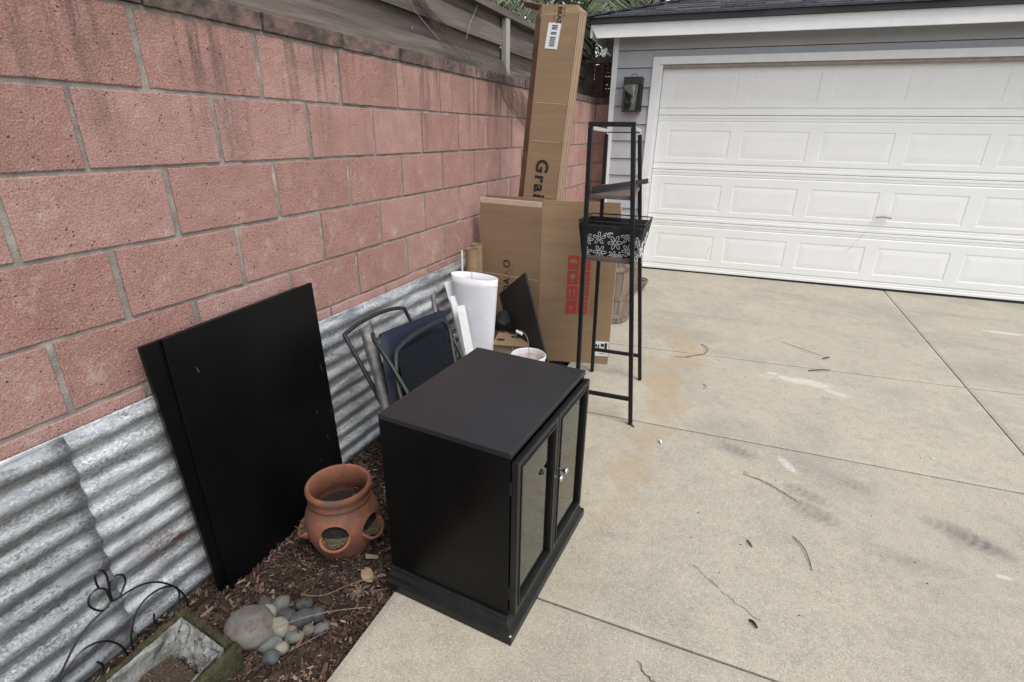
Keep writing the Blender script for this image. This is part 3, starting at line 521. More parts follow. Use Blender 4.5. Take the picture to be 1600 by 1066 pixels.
# sectional door
SH = .5334; gd = gobj('garage_door', MB().box(.0, GW, .075, .085, .01, 2.06), 'door')
def section(k):
    z0 = SH * k + .0; z1 = SH * (k + 1) - .003; D = .045
    px = [.122 + .7193 * i for i in range(7)]; pw = .605; pz0, pz1 = z0 + .118, z0 + .388
    if k == 0: z0 = -.016
    mb = MB()
    prof = [(D, z0 + .001), (D - .004, z0 + .004), (D - .004, z0 + .026), (D, z0 + .030), (D, z0 + .052), (D + .006, z0 + .058), (D + .001, z0 + .066), (D - .003, z0 + .072), (D - .003, pz0)]
    prof2 = [(D - .003, pz1), (D - .003, z1 - .066), (D + .001, z1 - .060), (D + .008, z1 - .054), (D, z1 - .050), (D, z1 - .028), (D - .004, z1 - .024), (D - .004, z1 - .004), (D, z1)]
    for p in (prof, prof2):
        vs = [Vector((s, a, b)) for a, b in p for s in (0, GW)]; mb.add(vs, [(2 * i, 2 * i + 1, 2 * i + 3, 2 * i + 2) for i in range(len(p) - 1)])
    xs = [0] + [v for x in px for v in (x, x + pw)] + [GW]; y = D - .003
    for i in range(0, len(xs), 2): mb.add([(xs[i], y, pz0), (xs[i + 1], y, pz0), (xs[i + 1], y, pz1), (xs[i], y, pz1)], [(0, 1, 2, 3)])
    mb.add([(0, .074, z0), (GW, .074, z0), (GW, D, z0), (0, D, z0), (0, .074, z1), (GW, .074, z1), (GW, D, z1), (0, D, z1)], [(0, 1, 2, 3), (4, 5, 6, 7)])
    sec = gobj('door_section', mb, 'door', gd)
    for x in px:
        lv = [(0, y), (.004, y + .0038), (.012, y + .0038), (.058, y + .0005), (.060, y + .0005)]; vs = []
        for i_, yy in lv: vs += [(x + i_, yy, pz0 + i_), (x + pw - i_, yy, pz0 + i_), (x + pw - i_, yy, pz1 - i_), (x + i_, yy, pz1 - i_)]
        fs = [(4 * r + a, 4 * r + (a + 1) % 4, 4 * r + 4 + (a + 1) % 4, 4 * r + 4 + a) for r in range(len(lv) - 1) for a in range(4)] + [tuple(4 * (len(lv) - 1) + a for a in range(4))]
        o = gobj('panel', MB().add(vs, fs), 'door', gd)
for k in range(4): section(k)
gobj('weather_seal', MB().box(.0, GW, .040, .07, -.05, -.0175), 'rubber', gd)
# T handle of the door
hb = MB().lathe([(0, -.012), (.012, -.011), (.022, -.004), (.024, 0)], 16).xf(Matrix.Translation((2.24, .042, .688)) @ Matrix.Rotation(-math.pi / 2, 4, 'X').inverted())
gobj('handle', hb.tube([(2.175, .012, .690), (2.24, .010, .700), (2.305, .012, .690)], .0085, 8), 'hoopsteel', gd, smooth=True)
# eaves and hip roof
OV = .30; m_ = .31; LX, RX = -.73, GW + .95
fb = MB().prism([(LX + .02, 2.392), (LX + .09, 2.275), (RX, 2.275), (RX, 2.392)], lambda p: Vector((p[0], -OV, p[1])), lambda p: Vector((p[0], -OV + .022, p[1])))
gobj('fascia', fb, 'trim', bevel=.002)
gobj('fascia', MB().box(LX + .02, LX + .042, -OV + .024, 6.4, 2.285, 2.392), 'trim')
gobj('soffit', MB().box(LX + .045, RX, -OV + .0225, .011, 2.345, 2.36).box(LX + .045, -.501, .0115, 6.3, 2.345, 2.36), 'siding')
for y in (.5, 1.1): gobj('rafter', MB().box(LX + .05, -.502, y, y + .04, 2.28, 2.344), 'trim')
roof = gobj('roof', MB().add([(LX, -OV - .03, 2.44), (RX, -OV - .03, 2.44), (RX - 3.3, 3.27 - .3, 2.44 + m_ * 3.3), (LX + 3.3, 3.27 - .3, 2.44 + m_ * 3.3), (LX, 6.5, 2.44), (RX, 6.5, 2.44), (LX, -OV - .03, 2.425), (RX, -OV - .03, 2.425), (RX, 6.5, 2.425), (LX, 6.5, 2.425)],
             [(0, 1, 2, 3), (0, 3, 4), (1, 5, 2), (4, 3, 2, 5), (6, 7, 8, 9)]), 'shingle')
gobj('drip_edge', MB().box(LX - .005, RX, -OV - .034, -OV + .03, 2.393, 2.437).box(LX - .005, LX + .04, -OV + .0305, 6.5, 2.393, 2.437), 'dripedge', roof)
sh = MB()
for i in range(22):
    d0 = i * .145 - .012; s = LX + max(0, d0) - .01
    while s < RX - max(0, d0):
        wd = random.uniform(.16, .36); e = min(s + wd, RX - max(0, d0)); lift = random.uniform(.010, .022)
        def pt(ss, dd, up): return (ss, -OV - .04 + dd, 2.442 + m_ * dd + up)
        dd = d0 + random.uniform(-.006, .006)
        vs = [pt(s, dd, 0), pt(e, dd, 0), pt(e, dd, lift), pt(s, dd, lift), pt(s + .13, dd + .15, .004), pt(e + (.13 if e > RX - d0 - .3 else 0), dd + .15, .004)] if s < LX + d0 + .02 else [pt(s, dd, 0), pt(e, dd, 0), pt(e, dd, lift), pt(s, dd, lift), pt(s, dd + .15, .004), pt(e, dd + .15, .004)]
        sh.add(vs, [(0, 1, 2, 3), (3, 2, 5, 4), (0, 3, 4), (1, 5, 2)]); s = e + .004
for i in range(34):                    # hip ridge caps
    d = i * .1; sh.box(-.12, .12, -.07, .07, 0, .014, Matrix.Translation((LX + d, -OV - .03 + d, 2.452 + m_ * d)) @ Matrix.Rotation(R_(45), 4, 'Z') @ Matrix.Rotation(-R_(12), 4, 'Y'))
stuff(gobj('shingles', sh, 'shingle', roof))
for a_, b_ in (((.70, .292), (.665, .165)), ((2.14, .575), (2.06, .432)), ((2.06, .425), (1.985, .305))): gobj('scuff', MB().tube([(a_[0], .0415, a_[1]), ((a_[0] + b_[0]) / 2 + .008, .0412, (a_[1] + b_[1]) / 2), (b_[0], .0415, b_[1])], [.0003, .0010, .0003], 5), 'greymetal', gd)

# wall lantern beside the door
lan = thing('wall_lantern', 'black box lantern with a clear pane and bare bulb beside the garage door', 'lantern', tuple(GM @ Vector((-.27, -.03, 1.62))))
def lob(n, mb, m, p=None, **k): return obj(n, mb.xf(GM), M_[m], p or lan, **k)
lx0, lx1, lz0, lz1, ly0, ly1 = -.362, -.178, 1.625, 1.945, -.165, -.031
lob('back_plate', MB().box(lx0, lx1, ly1 - .006, ly1, lz0, lz1), 'lantern')
lob('hood', MB().box(lx0, lx1, ly0, ly1 - .0065, lz1 - .068, lz1), 'lantern', bevel=.003)
lob('tray', MB().box(lx0, lx1, ly0, ly1 - .0065, lz0, lz0 + .014), 'lantern', bevel=.002)
for x in (lx0, lx1 - .012):
    for y in (ly0, ly1 - .019): lob('frame_bar', MB().box(x, x + .012, y, y + .012, lz0 + .0145, lz1 - .0685), 'lantern')
lob('pane', MB().box(lx0 + .0125, lx1 - .0125, ly0 + .004, ly0 + .007, lz0 + .015, lz1 - .069), 'glass')
for x in (lx0 + .004, ) if 0 else (): lob('pane', MB().box(x, x + .003, ly0 + .0125, ly1 - .0195, lz0 + .015, lz1 - .069), 'glass')
c = Vector((-.27, -.098, 0))
lob('socket', MB().lathe([(0, 0), (.019, 0), (.019, -.055), (0, -.056)], 16, (c.x, c.y, lz1 - .0685)), 'amber', smooth=True)
lob('bulb', MB().lathe([(.012, 0), (.013, -.02), (.019, -.06), (.021, -.085), (.017, -.108), (.008, -.12), (0, -.122)], 16, (c.x, c.y, lz1 - .124)), 'frost', smooth=True)
lob('ring', MB().tube([(c.x + .03 * math.cos(a), -.09, lz1 + .03 * math.sin(a) * 1.1) for a in [math.pi * k / 12 for k in range(13)]], .003, 6), 'lantern')
# small flood lamp under the left eave
fl = thing('flood_lamp', 'small white flood lamp under the left corner of the eaves', 'lamp', tuple(GM @ Vector((-.56, -.05, 2.2))))
obj('arm', MB().tube([(-.62, -.16, 2.335), (-.575, -.07, 2.22)], .006, 6).xf(GM), M_['greymetal'], fl)
obj('shade', MB().lathe([(.012, 0), (.02, -.02), (.034, -.06), (.032, -.062), (0, -.03)], 16).xf(GM @ Matrix.Translation((-.575, -.07, 2.215)) @ Matrix.Rotation(R_(38), 4, 'Y')), M_['trim'], fl, smooth=True)

# ================================================================== THINGS
# ------------------------------------------------------------------ black cabinet with two glass doors
CM = Matrix.Translation((1.149, -.081, 0)) @ Matrix.Rotation(-.0745, 4, 'Z')      # local x: to the front, y: along the width
cab = thing('cabinet', 'black wooden media cabinet with two glazed doors standing on the driveway edge', 'cabinet', (.95, .25, 0))
def co(n, mb, m='blackpaint_shaded', p=None, **k): return obj(n, mb.xf(CM), M_[m], p or cab, **k)
bx0, bx1, by0, by1, bz0, bz1 = -.459, -.028, .034, .606, .0735, .6400
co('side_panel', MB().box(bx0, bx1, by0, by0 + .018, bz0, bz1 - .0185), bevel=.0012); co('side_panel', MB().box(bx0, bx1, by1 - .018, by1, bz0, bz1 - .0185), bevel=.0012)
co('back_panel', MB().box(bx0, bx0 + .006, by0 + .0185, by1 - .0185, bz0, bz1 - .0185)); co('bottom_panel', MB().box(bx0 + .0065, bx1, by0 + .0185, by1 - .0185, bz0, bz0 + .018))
co('shelf', MB().box(bx0 + .0065, bx1 - .06, by0 + .019, by1 - .019, .345, .361))
top = co('top', MB().box(bx0 - .001, bx1 + .004, by0 - .0012, by1 + .0012, bz1 - .018, bz1), 'dusty_skylit', bevel=.0025)
for x, y in ((-.245, .40), ): co('screw_hole', MB().lathe([(0, 0), (.0034, 0)], 10, (x, y, bz1 + .0006)), 'rubber', top)
for x, y, l, a in ((-.30, .52, .018, .4), (-.40, .28, .02, .2), (-.28, .25, .03, 1.2), (-.15, .15, .012, 2)): co('scuff', MB().box(-l / 2, l / 2, -.0008, .0008, 0, .0003, Matrix.Translation((x, y, bz1 + .0003)) @ Matrix.Rotation(a, 4, 'Z')), 'greymetal', top)
pm = MB(); prof = [(0, 0), (0, .030), (.003, .034), (.009, .036), (.011, .041), (.014, .050), (.021, .058), (.0245, .062), (.0245, .067), (.028, .0725)]
vs = []
for i, z in prof: vs += [(-.459, i, z), (-i, i, z), (-i, .640 - i, z), (-.459, .640 - i, z)]
n = len(prof); pm.add(vs, [(4 * r + a, 4 * r + (a + 1) % 4, 4 * r + 4 + (a + 1) % 4, 4 * r + 4 + a) for r in range(n - 1) for a in range(4)] + [(0, 1, 2, 3), tuple(4 * (n - 1) + a for a in range(4))])
pl = co('plinth', pm, 'frameblack', bevel=.0012); co('worn_corner', MB().box(-.008, -.0008, .0008, .008, .0302, .0345), 'cardpale', pl, bevel=.002)
dz0, dz1 = .078, .612; ymid = (by0 + by1) / 2
for s, (y0, y1) in enumerate(((by0 + .003, ymid - .0015), (ymid + .0015, by1 - .003))):
    x0, x1 = bx1 + .0025, -.006; fw = .029; f = MB()
    f.box(x0, x1, y0, y0 + fw, dz0, dz1).box(x0, x1, y1 - fw, y1, dz0, dz1).box(x0, x1 - .0003, y0 + fw - .0002, y1 - fw + .0002, dz1 - fw, dz1 - .0002).box(x0, x1 - .0003, y0 + fw - .0002, y1 - fw + .0002, dz0 + .0002, dz0 + fw)
    d = co('door', f, 'frameblack', bevel=.002)
    bd = MB(); i0 = fw - .009                # raised bead round the frame
    for a, b, z0, z1 in ((y0 + i0, y0 + i0 + .006, dz0 + i0, dz1 - i0), (y1 - i0 - .006, y1 - i0, dz0 + i0, dz1 - i0), (y0 + i0 + .0062, y1 - i0 - .0062, dz0 + i0, dz0 + i0 + .006), (y0 + i0 + .0062, y1 - i0 - .0062, dz1 - i0 - .006, dz1 - i0)): bd.box(x1 - .002, x1 + .003, a, b, z0, z1)
    co('bead', bd, 'frameblack', d, bevel=.0012)
    co('pane', MB().box(x0 + .006, x0 + .009, y0 + fw - .004, y1 - fw + .004, dz0 + fw - .004, dz1 - fw + .004), 'cabglass', d)
    ky = y1 - .020 if s == 0 else y0 + .020
    co('knob', MB().lathe([(.004, 0), (.0045, .006), (.005, .014), (.0095, .019), (.0115, .023), (.009, .027), (0, .028)], 16).xf(Matrix.Translation((x1 + .002, ky, .405)) @ Matrix.Rotation(math.pi / 2, 4, 'Y')), 'chrome', d, smooth=True)
    hy = y0 - .001 if s == 0 else y1 + .001
    for hz in (.16, .53): co('hinge', MB().tube([(bx1 + .002, hy, hz - .022), (bx1 + .002, hy, hz + .022)], .0032, 8), 'darkmetal', d)

# ------------------------------------------------------------------ two black boards leaning on the wall
def lean(name, label, cat, y0, y1, xb, zb, xt, zt, th, m, group=None, skew=0, off=0., tilt=.03):
    up = Vector((xt - xb, skew, zt - zb)); h = up.length
    xd = Vector((0, 1, tilt)); nd = xd.cross(up).normalized(); Mx = Matrix(((xd.x, up.x / h, nd.x, xb), (xd.y, up.y / h, nd.y, y0), (xd.z, up.z / h, nd.z, zb), (0, 0, 0, 1)))
    o = obj(name, MB().box(0, y1 - y0, 0, h, off, off + th).xf(Mx), M_[m], bevel=.0012); tag(o, label, cat, group); return o
lean('board', 'black board leaning on the corrugated sheet, rear one of the pair', 'board', -.226, .392, .112, -.100, .046, .819, .015, 'blackboard', 'black boards leaning on the wall', -.006)
fbd = lean('board', 'black board leaning on the corrugated sheet, front one of the pair with small scuffs', 'board', -.200, .416, .130, -.098, .060, .824, .012, 'blackboard', 'black boards leaning on the wall', .026)
for y, z, l in ((.40, .50, .035), (.33, .33, .02), (.36, .20, .02), (.30, .12, .015), (.41, .30, .012), (-.1, .7, .02)):
    sc = MB().box(-.0011, .0011, -l / 2, l / 2, 0, .0004, frame((.135 - .0767 * (z + .09) + .0132, y, z + .0), (0, 1, .25), (-.0767, 0, 1))); obj('scuff', sc, M_['greymetal'], fbd)

# ------------------------------------------------------------------ terracotta strawberry pot
PC = (.367, .136, -.092)
pot = thing('strawberry_pot', 'terracotta strawberry pot with side pockets standing in the mulch', 'pot', PC)
out = [(.070, 0), (.092, .002), (.100, .012), (.118, .05), (.131, .09), (.136, .125), (.133, .155), (.122, .182), (.112, .196), (.108, .206), (.107, .213), (.113, .216), (.1145, .222), (.112, .228), (.113, .236), (.115, .243), (.1185, .250), (.1195, .258), (.117, .266), (.112, .270)]
inn = [(.104, .266), (.099, .255), (.098, .24), (.097, .21), (.110, .18), (.121, .155), (.124, .12), (.118, .08), (.09, .02), (.02, .015)]
out = [(r, z * 1.075) for r, z in out]; inn = [(r, z * 1.075) for r, z in inn]
pb = obj('body', MB().lathe(out + inn, 64, (0, 0, 0), closed=True).xf(Matrix.Translation(PC)), M_['terracotta'])
pockets = [(-62, .148), (2, .136), (-140, .132), (100, .138)]
def pframe(ang, z, r=.136):
    a = R_(ang); return Matrix.Translation(Vector(PC) + Vector((math.cos(a) * r, math.sin(a) * r, z))) @ Matrix.Rotation(a, 4, 'Z')
cut = MB()
for ang, z in pockets: cut.lathe([(0, -.6), (.6, -.59), (.9, -.4), (1, 0), (.9, .4), (.6, .59), (0, .6)], 24).xf(Matrix.Identity(4)) if 0 else None
for ang, z in pockets:
    one = MB().lathe([(.001, -.05), (.049, -.05), (.049, .05), (.001, .05)], 28).xf(Matrix.Rotation(math.pi / 2, 4, 'Y')); one.xf(Matrix.Diagonal((1, 1, .86, 1))).xf(pframe(ang, z)); cut.add(one.v, one.f)
cme = cut.mesh('cut'); b_ = bmesh.new(); b_.from_mesh(cme); bmesh.ops.remove_doubles(b_, verts=b_.verts[:], dist=1e-4); bmesh.ops.holes_fill(b_, edges=b_.edges[:], sides=0); bmesh.ops.recalc_face_normals(b_, faces=b_.faces[:]); b_.to_mesh(cme); b_.free()
cob = bpy.data.objects.new('cut', cme); COL.objects.link(cob)
bm_ = pb.modifiers.new('bool', 'BOOLEAN'); bm_.object = cob; bm_.operation = 'DIFFERENCE'; bm_.solver = 'EXACT'
dg = bpy.context.evaluated_depsgraph_get(); nm = bpy.data.meshes.new_from_object(pb.evaluated_get(dg)); pb.modifiers.clear(); pb.data = nm; bpy.data.objects.remove(cob)
nm.polygons.foreach_set('use_smooth', [True] * len(nm.polygons)); nm.set_sharp_from_angle(angle=R_(38)); par(pb, pot)
obj('soil', MB().lathe([(0, .170), (.06, .172), (.109, .168), (.119, .15), (.117, .085), (.08, .03), (0, .03)], 40, PC), M_['soil'], pot, smooth=True)
for i in range(16):
    a = random.uniform(0, 6.28); r = random.uniform(0, .085); s_ = random.uniform(.003, .008)
    obj('pumice', MB().lathe([(0, -1), (.7, -.7), (1, 0), (.7, .7), (0, 1)], 6).xf(Matrix.Translation((PC[0] + r * math.cos(a), PC[1] + r * math.sin(a), PC[2] + .174)) @ Matrix.Scale(s_, 4)), M_['straw'] if i % 3 else M_['drymoss'], pot)
for ang, z in pockets:
    F = pframe(ang, z); lip = MB(); vs = []; na, nr = 20, 6
    for ia in range(na + 1):
        t = math.pi * (1.02 + .96 * ia / na)                       # lower half of the opening
        for ir in range(nr + 1):
            q_ = ir / nr; e = math.sin(math.pi * ia / na) ** .7
            yy = .0505 * math.cos(t) * (1 + .03 * q_); zz = .043 * math.sin(t) * (1 - .22 * q_)
            vs.append(F @ Vector((-.012 + (.036 * q_ ** .8) * e + .004 * q_, yy, zz - .014 * (1 - q_) * e)))
    lip.add(vs, [(i * (nr + 1) + k, (i + 1) * (nr + 1) + k, (i + 1) * (nr + 1) + k + 1, i * (nr + 1) + k + 1) for i in range(na) for k in range(nr)])
    lp = obj('pocket_lip', lip, M_['terracotta'], pot, smooth=True, solid=.009)
    sm = MB().grid(lambda u, v: F @ Vector((-.03 + .052 * v * (1 - (2 * u - 1) ** 2 * .7) + .003 * mnoise.noise(Vector((u * 9, v * 9, ang))), (u - .5) * .092 * (1 - .2 * v), -.014 - .012 * v + .006 * mnoise.noise(Vector((u * 13, v * 13, ang + 5))))), 16, 10)
    obj('pocket_soil', sm, M_['drymoss'], pot, smooth=True)
    for k in range(26):
        y_ = random.uniform(-.034, .034); x_ = random.uniform(-.012, .018); l = random.uniform(.01, .03)
        p0 = F @ Vector((x_, y_, -.016)); p1 = F @ Vector((x_ + random.uniform(-.01, .02), y_ + random.uniform(-.015, .015), -.016 + random.uniform(.002, .014)))
        obj('moss_strand', MB().tube([p0, p1], .0009, 4), M_['drymoss'] if k % 3 else M_['straw'], pot)

# ------------------------------------------------------------------ stones
STC = dict(rose=((.225, .20, .18), (.165, .148, .135)), slate=((.105, .108, .11), (.072, .074, .076)), grey=((.19, .185, .17), (.14, .137, .13)), cream=((.36, .33, .27), (.28, .26, .21)), green=((.20, .215, .19), (.15, .165, .15)), tan=((.25, .2, .15), (.19, .15, .115)))
STM = {k: mat('stone_' + k, a, b, rough=.8, scale=45, lo=.3, hi=.7, bump=.5, bscale=150, coord='O', c3=tuple(c * .55 for c in b), s3=30) for k, (a, b) in [(k_, (tuple(c_ * .68 for c_ in a_), tuple(c_ * .62 for c_ in b_))) for k_, (a_, b_) in STC.items()]}
def stone(name, label, cat, x, y, rx, ry, rz, rot, kind, group=None, sink=.35, seed=0):
    mb = MB(); b = bmesh.new(); bmesh.ops.create_icosphere(b, subdivisions=4, radius=1); 
    for v in b.verts:
        p = v.co.copy(); q_ = Vector([math.copysign(abs(c) ** .88, c) for c in p]); k = 1 + .15 * mnoise.noise(p * 1.2 + Vector((seed * 5.1, 0, 0))) + .02 * mnoise.noise(p * 4 + Vector((seed, 0, 0))); v.co = Vector((q_.x * rx, q_.y * ry, q_.z * rz)) * k + Vector((0, 0, 0))
    me = bpy.data.meshes.new(name); b.to_mesh(me); b.free(); me.materials.append(STM[kind]); me.polygons.foreach_set('use_smooth', [True] * len(me.polygons))
    o = bpy.data.objects.new(name, me); COL.objects.link(o); o.location = (x, y, mz(x, y) + rz * (1 - sink)); o.rotation_euler = (random.uniform(-.15, .15), random.uniform(-.15, .15), rot); tag(o, label, cat, group)
stone('stone', 'large flat rounded grey stone beside the mossy planter', 'stone', .376, -.322, .074, .068, .046, .5, 'rose', sink=.12, seed=4)
PB = [(.322, -.212, .022, .017, .016, .3, 'slate', 'dark slate pebble at the far end of the pebble heap, behind the round beige one'),
      (.380, -.203, .027, .020, .020, 1.3, 'grey', 'oval grey pebble at the back of the heap, next to the round beige one'),
      (.366, -.247, .027, .024, .022, .2, 'cream', 'round beige pebble touching the large flat stone'),
      (.437, -.234, .029, .019, .016, .3, 'slate', 'pointed slate pebble in the middle of the heap'),
      (.440, -.276, .030, .024, .022, .5, 'cream', 'speckled pale yellow pebble, second beige one from the wall'),
      (.487, -.222, .030, .021, .020, .9, 'slate', 'broad dark slate pebble right of the heap\'s middle'),
      (.405, -.285, .022, .02, .018, .8, 'slate', 'dark slate pebble wedged between the large stone and the yellow pebble'),
      (.478, -.255, .016, .013, .012, 1.2, 'tan', 'small tan pebble beside the pale yellow one'),
      (.452, -.172, .022, .016, .015, .6, 'slate', 'dark pebble half sunk at the back of the heap'),
      (.520, -.190, .021, .018, .016, .1, 'slate', 'slate pebble at the right rear of the heap'),
      (.451, -.320, .034, .022, .012, .5, 'green', 'flat greenish pebble in front of the large stone'),
      (.505, -.276, .026, .016, .010, .5, 'green', 'flat green grey pebble below the straw at the heap\'s front'),
      (.532, -.240, .017, .013, .012, .4, 'tan', 'small tan pebble at the right end under the straw'),
      (.565, -.222, .024, .014, .011, .7, 'grey', 'light grey oblong pebble furthest right of the heap'),
      (.500, -.323, .020, .015, .013, .5, 'cream', 'small oval beige pebble at the front of the heap'),
      (.496, -.356, .021, .018, .014, .3, 'slate', 'round blue grey pebble nearest the camera')]
for i, (x, y, a, b, c, r, kd, lb) in enumerate(PB): stone('pebble', lb, 'pebble', x, y, a * 1.16, b * 1.22, c * 1.45, r, kd, 'pebbles heaped by the planter', seed=i + 1)

# ------------------------------------------------------------------ mossy planter with a plastic liner
A = Vector((.160, -.360, .008)); B = Vector((.424, -.391, .008)); ax = (B - A).normalized(); ay = Vector((.01, -1, 0)).normalized(); LEN = .62; WID = (B - A).length
planter = thing('moss_planter', 'low mossy trough planter lined with crumpled clear plastic, half filled with soil', 'planter', tuple(A + ax * WID / 2 + ay * .3 + Vector((0, 0, -.13))))
def P3(u, v, z): return A + ax * u + ay * v + Vector((0, 0, z))
def wallstrip(u0, v0, u1, v1, th, name):
    d = Vector((u1 - u0, v1 - v0)).normalized(); nrm = Vector((-d.y, d.x)) * th
    secp = [(0, -.14), (0, -.008), (.2, .004), (.55, .007), (.9, .0), (1, -.012), (1, -.14)]; N_ = 30; vs = []
    for i in range(N_ + 1):
        t = i / N_
        for k, (a, z) in enumerate(secp):
            p = P3(u0 + (u1 - u0) * t + nrm.x * a, v0 + (v1 - v0) * t + nrm.y * a, z); nz = Vector((mnoise.noise(p * 60), mnoise.noise(p * 60 + Vector((9, 0, 0))), mnoise.noise(p * 75 + Vector((0, 9, 0))))) * .0065
            vs.append(p + nz)
    m = len(secp); fs = [(i * m + k, (i + 1) * m + k, (i + 1) * m + (k + 1) % m, i * m + (k + 1) % m) for i in range(N_) for k in range(m)] + [tuple(range(m)), tuple(N_ * m + k for k in range(m))]
    obj(name, MB().add(vs, fs), M_['moss'], planter, smooth=True)
wallstrip(0, 0, 0, LEN, -.024, 'side_wall'); wallstrip(WID, 0, WID, LEN, .024, 'side_wall'); wallstrip(.024, 0, WID - .024, 0, .028, 'end_wall'); wallstrip(.024, LEN - .028, WID - .024, LEN - .028, .028, 'end_wall')
def liner():
    mb = MB(); loop = []
    cu = [(.029, .033), (WID - .029, .033), (WID - .029, LEN - .033), (.029, LEN - .033)]
    for i in range(4):
        a, b = cu[i], cu[(i + 1) % 4]; n_ = 26 if i % 2 == 0 else 44
        for k in range(n_): loop.append((a[0] + (b[0] - a[0]) * k / n_, a[1] + (b[1] - a[1]) * k / n_))
    cx, cy = WID / 2, LEN / 2; rows = 9; vs = []
    for j in range(rows):
        q_ = j / (rows - 1)
        for k, (u, v) in enumerate(loop):
            s = 1 - .34 * q_ ** 1.2; f = mnoise.noise(Vector((u * 26, v * 26, q_ * 2.5))) ; f2 = mnoise.noise(Vector((u * 60, v * 60, q_ * 6 + 4)))
            du = cx + (u - cx) * s; dv = cy + (v - cy) * (1 - .20 * q_)
            vs.append(P3(du + f * .016 * (q_ > 0), dv + f2 * .012 * (q_ > 0), .004 - .095 * q_ + .006 * f2))
    m = len(loop); fs = [(j * m + k, j * m + (k + 1) % m, (j + 1) * m + (k + 1) % m, (j + 1) * m + k) for j in range(rows - 1) for k in range(m)]
    obj('plastic_liner', mb.add(vs, fs), M_['film'], planter, smooth=True, ang=25, solid=.0006)
liner()
so_ = MB().grid(lambda u, v: P3(.06 + u * (WID - .115), .10 + v * (LEN - .2), -.055 + .045 * min(1, v * 1.2) + .012 * mnoise.noise(Vector((u * 8, v * 14, 1))) + .004 * mnoise.noise(Vector((u * 50, v * 90, 1)))), 40, 80)
obj('soil', so_, mat('peaty_soil', (.105, .07, .042), (.05, .033, .02), rough=.95, scale=120, bump=1, bscale=200, bdist=.01), planter, smooth=True)
mc = MB()
for i in range(500):
    u, v = random.random(), random.random(); p = P3(.06 + u * (WID - .115), .10 + v * (LEN - .2), -.052 + .045 * min(1, v * 1.2)); l = random.uniform(.003, .008)
    mc.box(-l, l, -l * .3, l * .3, -.001, .001, Matrix.Translation(p) @ Euler((random.uniform(-1, 1), random.uniform(-1, 1), random.uniform(0, 6))).to_matrix().to_4x4())
stuff(obj('soil_crumbs', mc, M_['twig'], planter))

# ------------------------------------------------------------------ wire garden ornament
orn = thing('wire_trellis', 'black wire garden ornament with a flower outline in front of the corrugated steel', 'ornament', (.12, -.5, -.05))
def wt(name, pts, closed=False, r=.0029, n=6): obj(name, MB().tube(bez([(.12 + (.0 if len(p) < 3 else p[2]), p[0], p[1]) for p in pts], n, closed), r, 7, closed), M_['wire'], orn, smooth=True)
wt('stem', [(-.71, .02), (-0.686, 0.056), (-0.661, 0.082), (-0.617, 0.128), (-0.578, 0.151), (-0.538, 0.161), (-0.517, 0.172)])
wt('petal', [(-0.517, 0.172), (-0.519, 0.217), (-0.534, 0.235), (-0.553, 0.234), (-0.564, 0.214), (-0.56, 0.191), (-0.543, 0.164), (-0.525, 0.162)])
wt('petal', [(-0.515, 0.171), (-0.511, 0.213), (-0.508, 0.234), (-0.507, 0.261), (-0.513, 0.282), (-0.526, 0.284), (-0.532, 0.272), (-0.533, 0.248), (-0.532, 0.236)])
wt('petal', [(-0.513, 0.171), (-0.512, 0.206), (-0.502, 0.231), (-0.485, 0.237), (-0.471, 0.223), (-0.47, 0.201), (-0.481, 0.183), (-0.495, 0.166)])
wt('scroll', [(-0.515, 0.171), (-0.501, 0.166), (-0.473, 0.163), (-0.436, 0.153), (-0.399, 0.128), (-0.364, 0.082), (-0.339, 0.025), (-0.333, -0.016), (-0.335, -0.09)])
wt('scroll', [(-0.355, 0.068), (-0.387, 0.093), (-0.432, 0.1), (-0.469, 0.081), (-0.488, 0.048), (-0.504, 0.003), (-0.509, -0.09)])
wt('scroll', [(-0.348, 0.058), (-0.349, 0.019), (-0.376, -0.019), (-0.403, -0.026), (-0.426, -0.016), (-0.434, 0.004), (-0.429, 0.03)])
wt('scroll', [(-.70, .0), (-0.677, 0.05), (-0.639, 0.082), (-0.603, 0.091), (-0.568, 0.075), (-0.542, 0.04), (-0.527, -0.005), (-0.519, -0.09)])
wt('scroll', [(-0.592, 0.024), (-0.584, -0.001), (-0.592, -0.023), (-0.609, -0.031), (-.625, -.03)])

# ------------------------------------------------------------------ dead leaf, straws in the bed
def leafmesh(l, wd, curl):
    return MB().grid(lambda u, v: ((u - .5) * l, (v - .5) * wd * math.sin(math.pi * (u * .92 + .05)) ** .75, curl * ((v - .5) * 2) ** 2 + curl * .6 * math.sin(u * 5) - .004 * abs(v - .5)), 14, 8)
def place(o, x, y, z, rot): o.location = (x, y, z); o.rotation_euler = rot
lf = obj('dead_leaf', leafmesh(.062, .04, .007), M_['leaf'], smooth=True, solid=.0006); place(lf, .585, -.010, -.025, (.5, .1, -.5)); tag(lf, 'curled tan dead leaf on the mulch beside the cabinet base', 'leaf')
def straw(pts, r, label, m='straw', name='straw', cat='straw'):
    o = obj(name, MB().tube(bez(pts, 6), r, 6), M_[m], smooth=True); tag(o, label, cat)
straw([(.43, -.16, -.03), (.50, -.135, -.028), (.56, -.06, -.025), (.64, .008, -.02)], .0012, 'long pale straw running from the pebbles to the dead leaf')
straw([(.42, -.335, -.02), (.50, -.262, -.005), (.57, -.19, -.012), (.66, -.125, -.02)], .0014, 'long pale straw lying across the pebbles')
straw([(.54, -.33, -.035), (.575, -.28, -.03), (.60, -.235, -.034)], .0010, 'short straw in the mulch in front of the pebbles')
tf = MB()
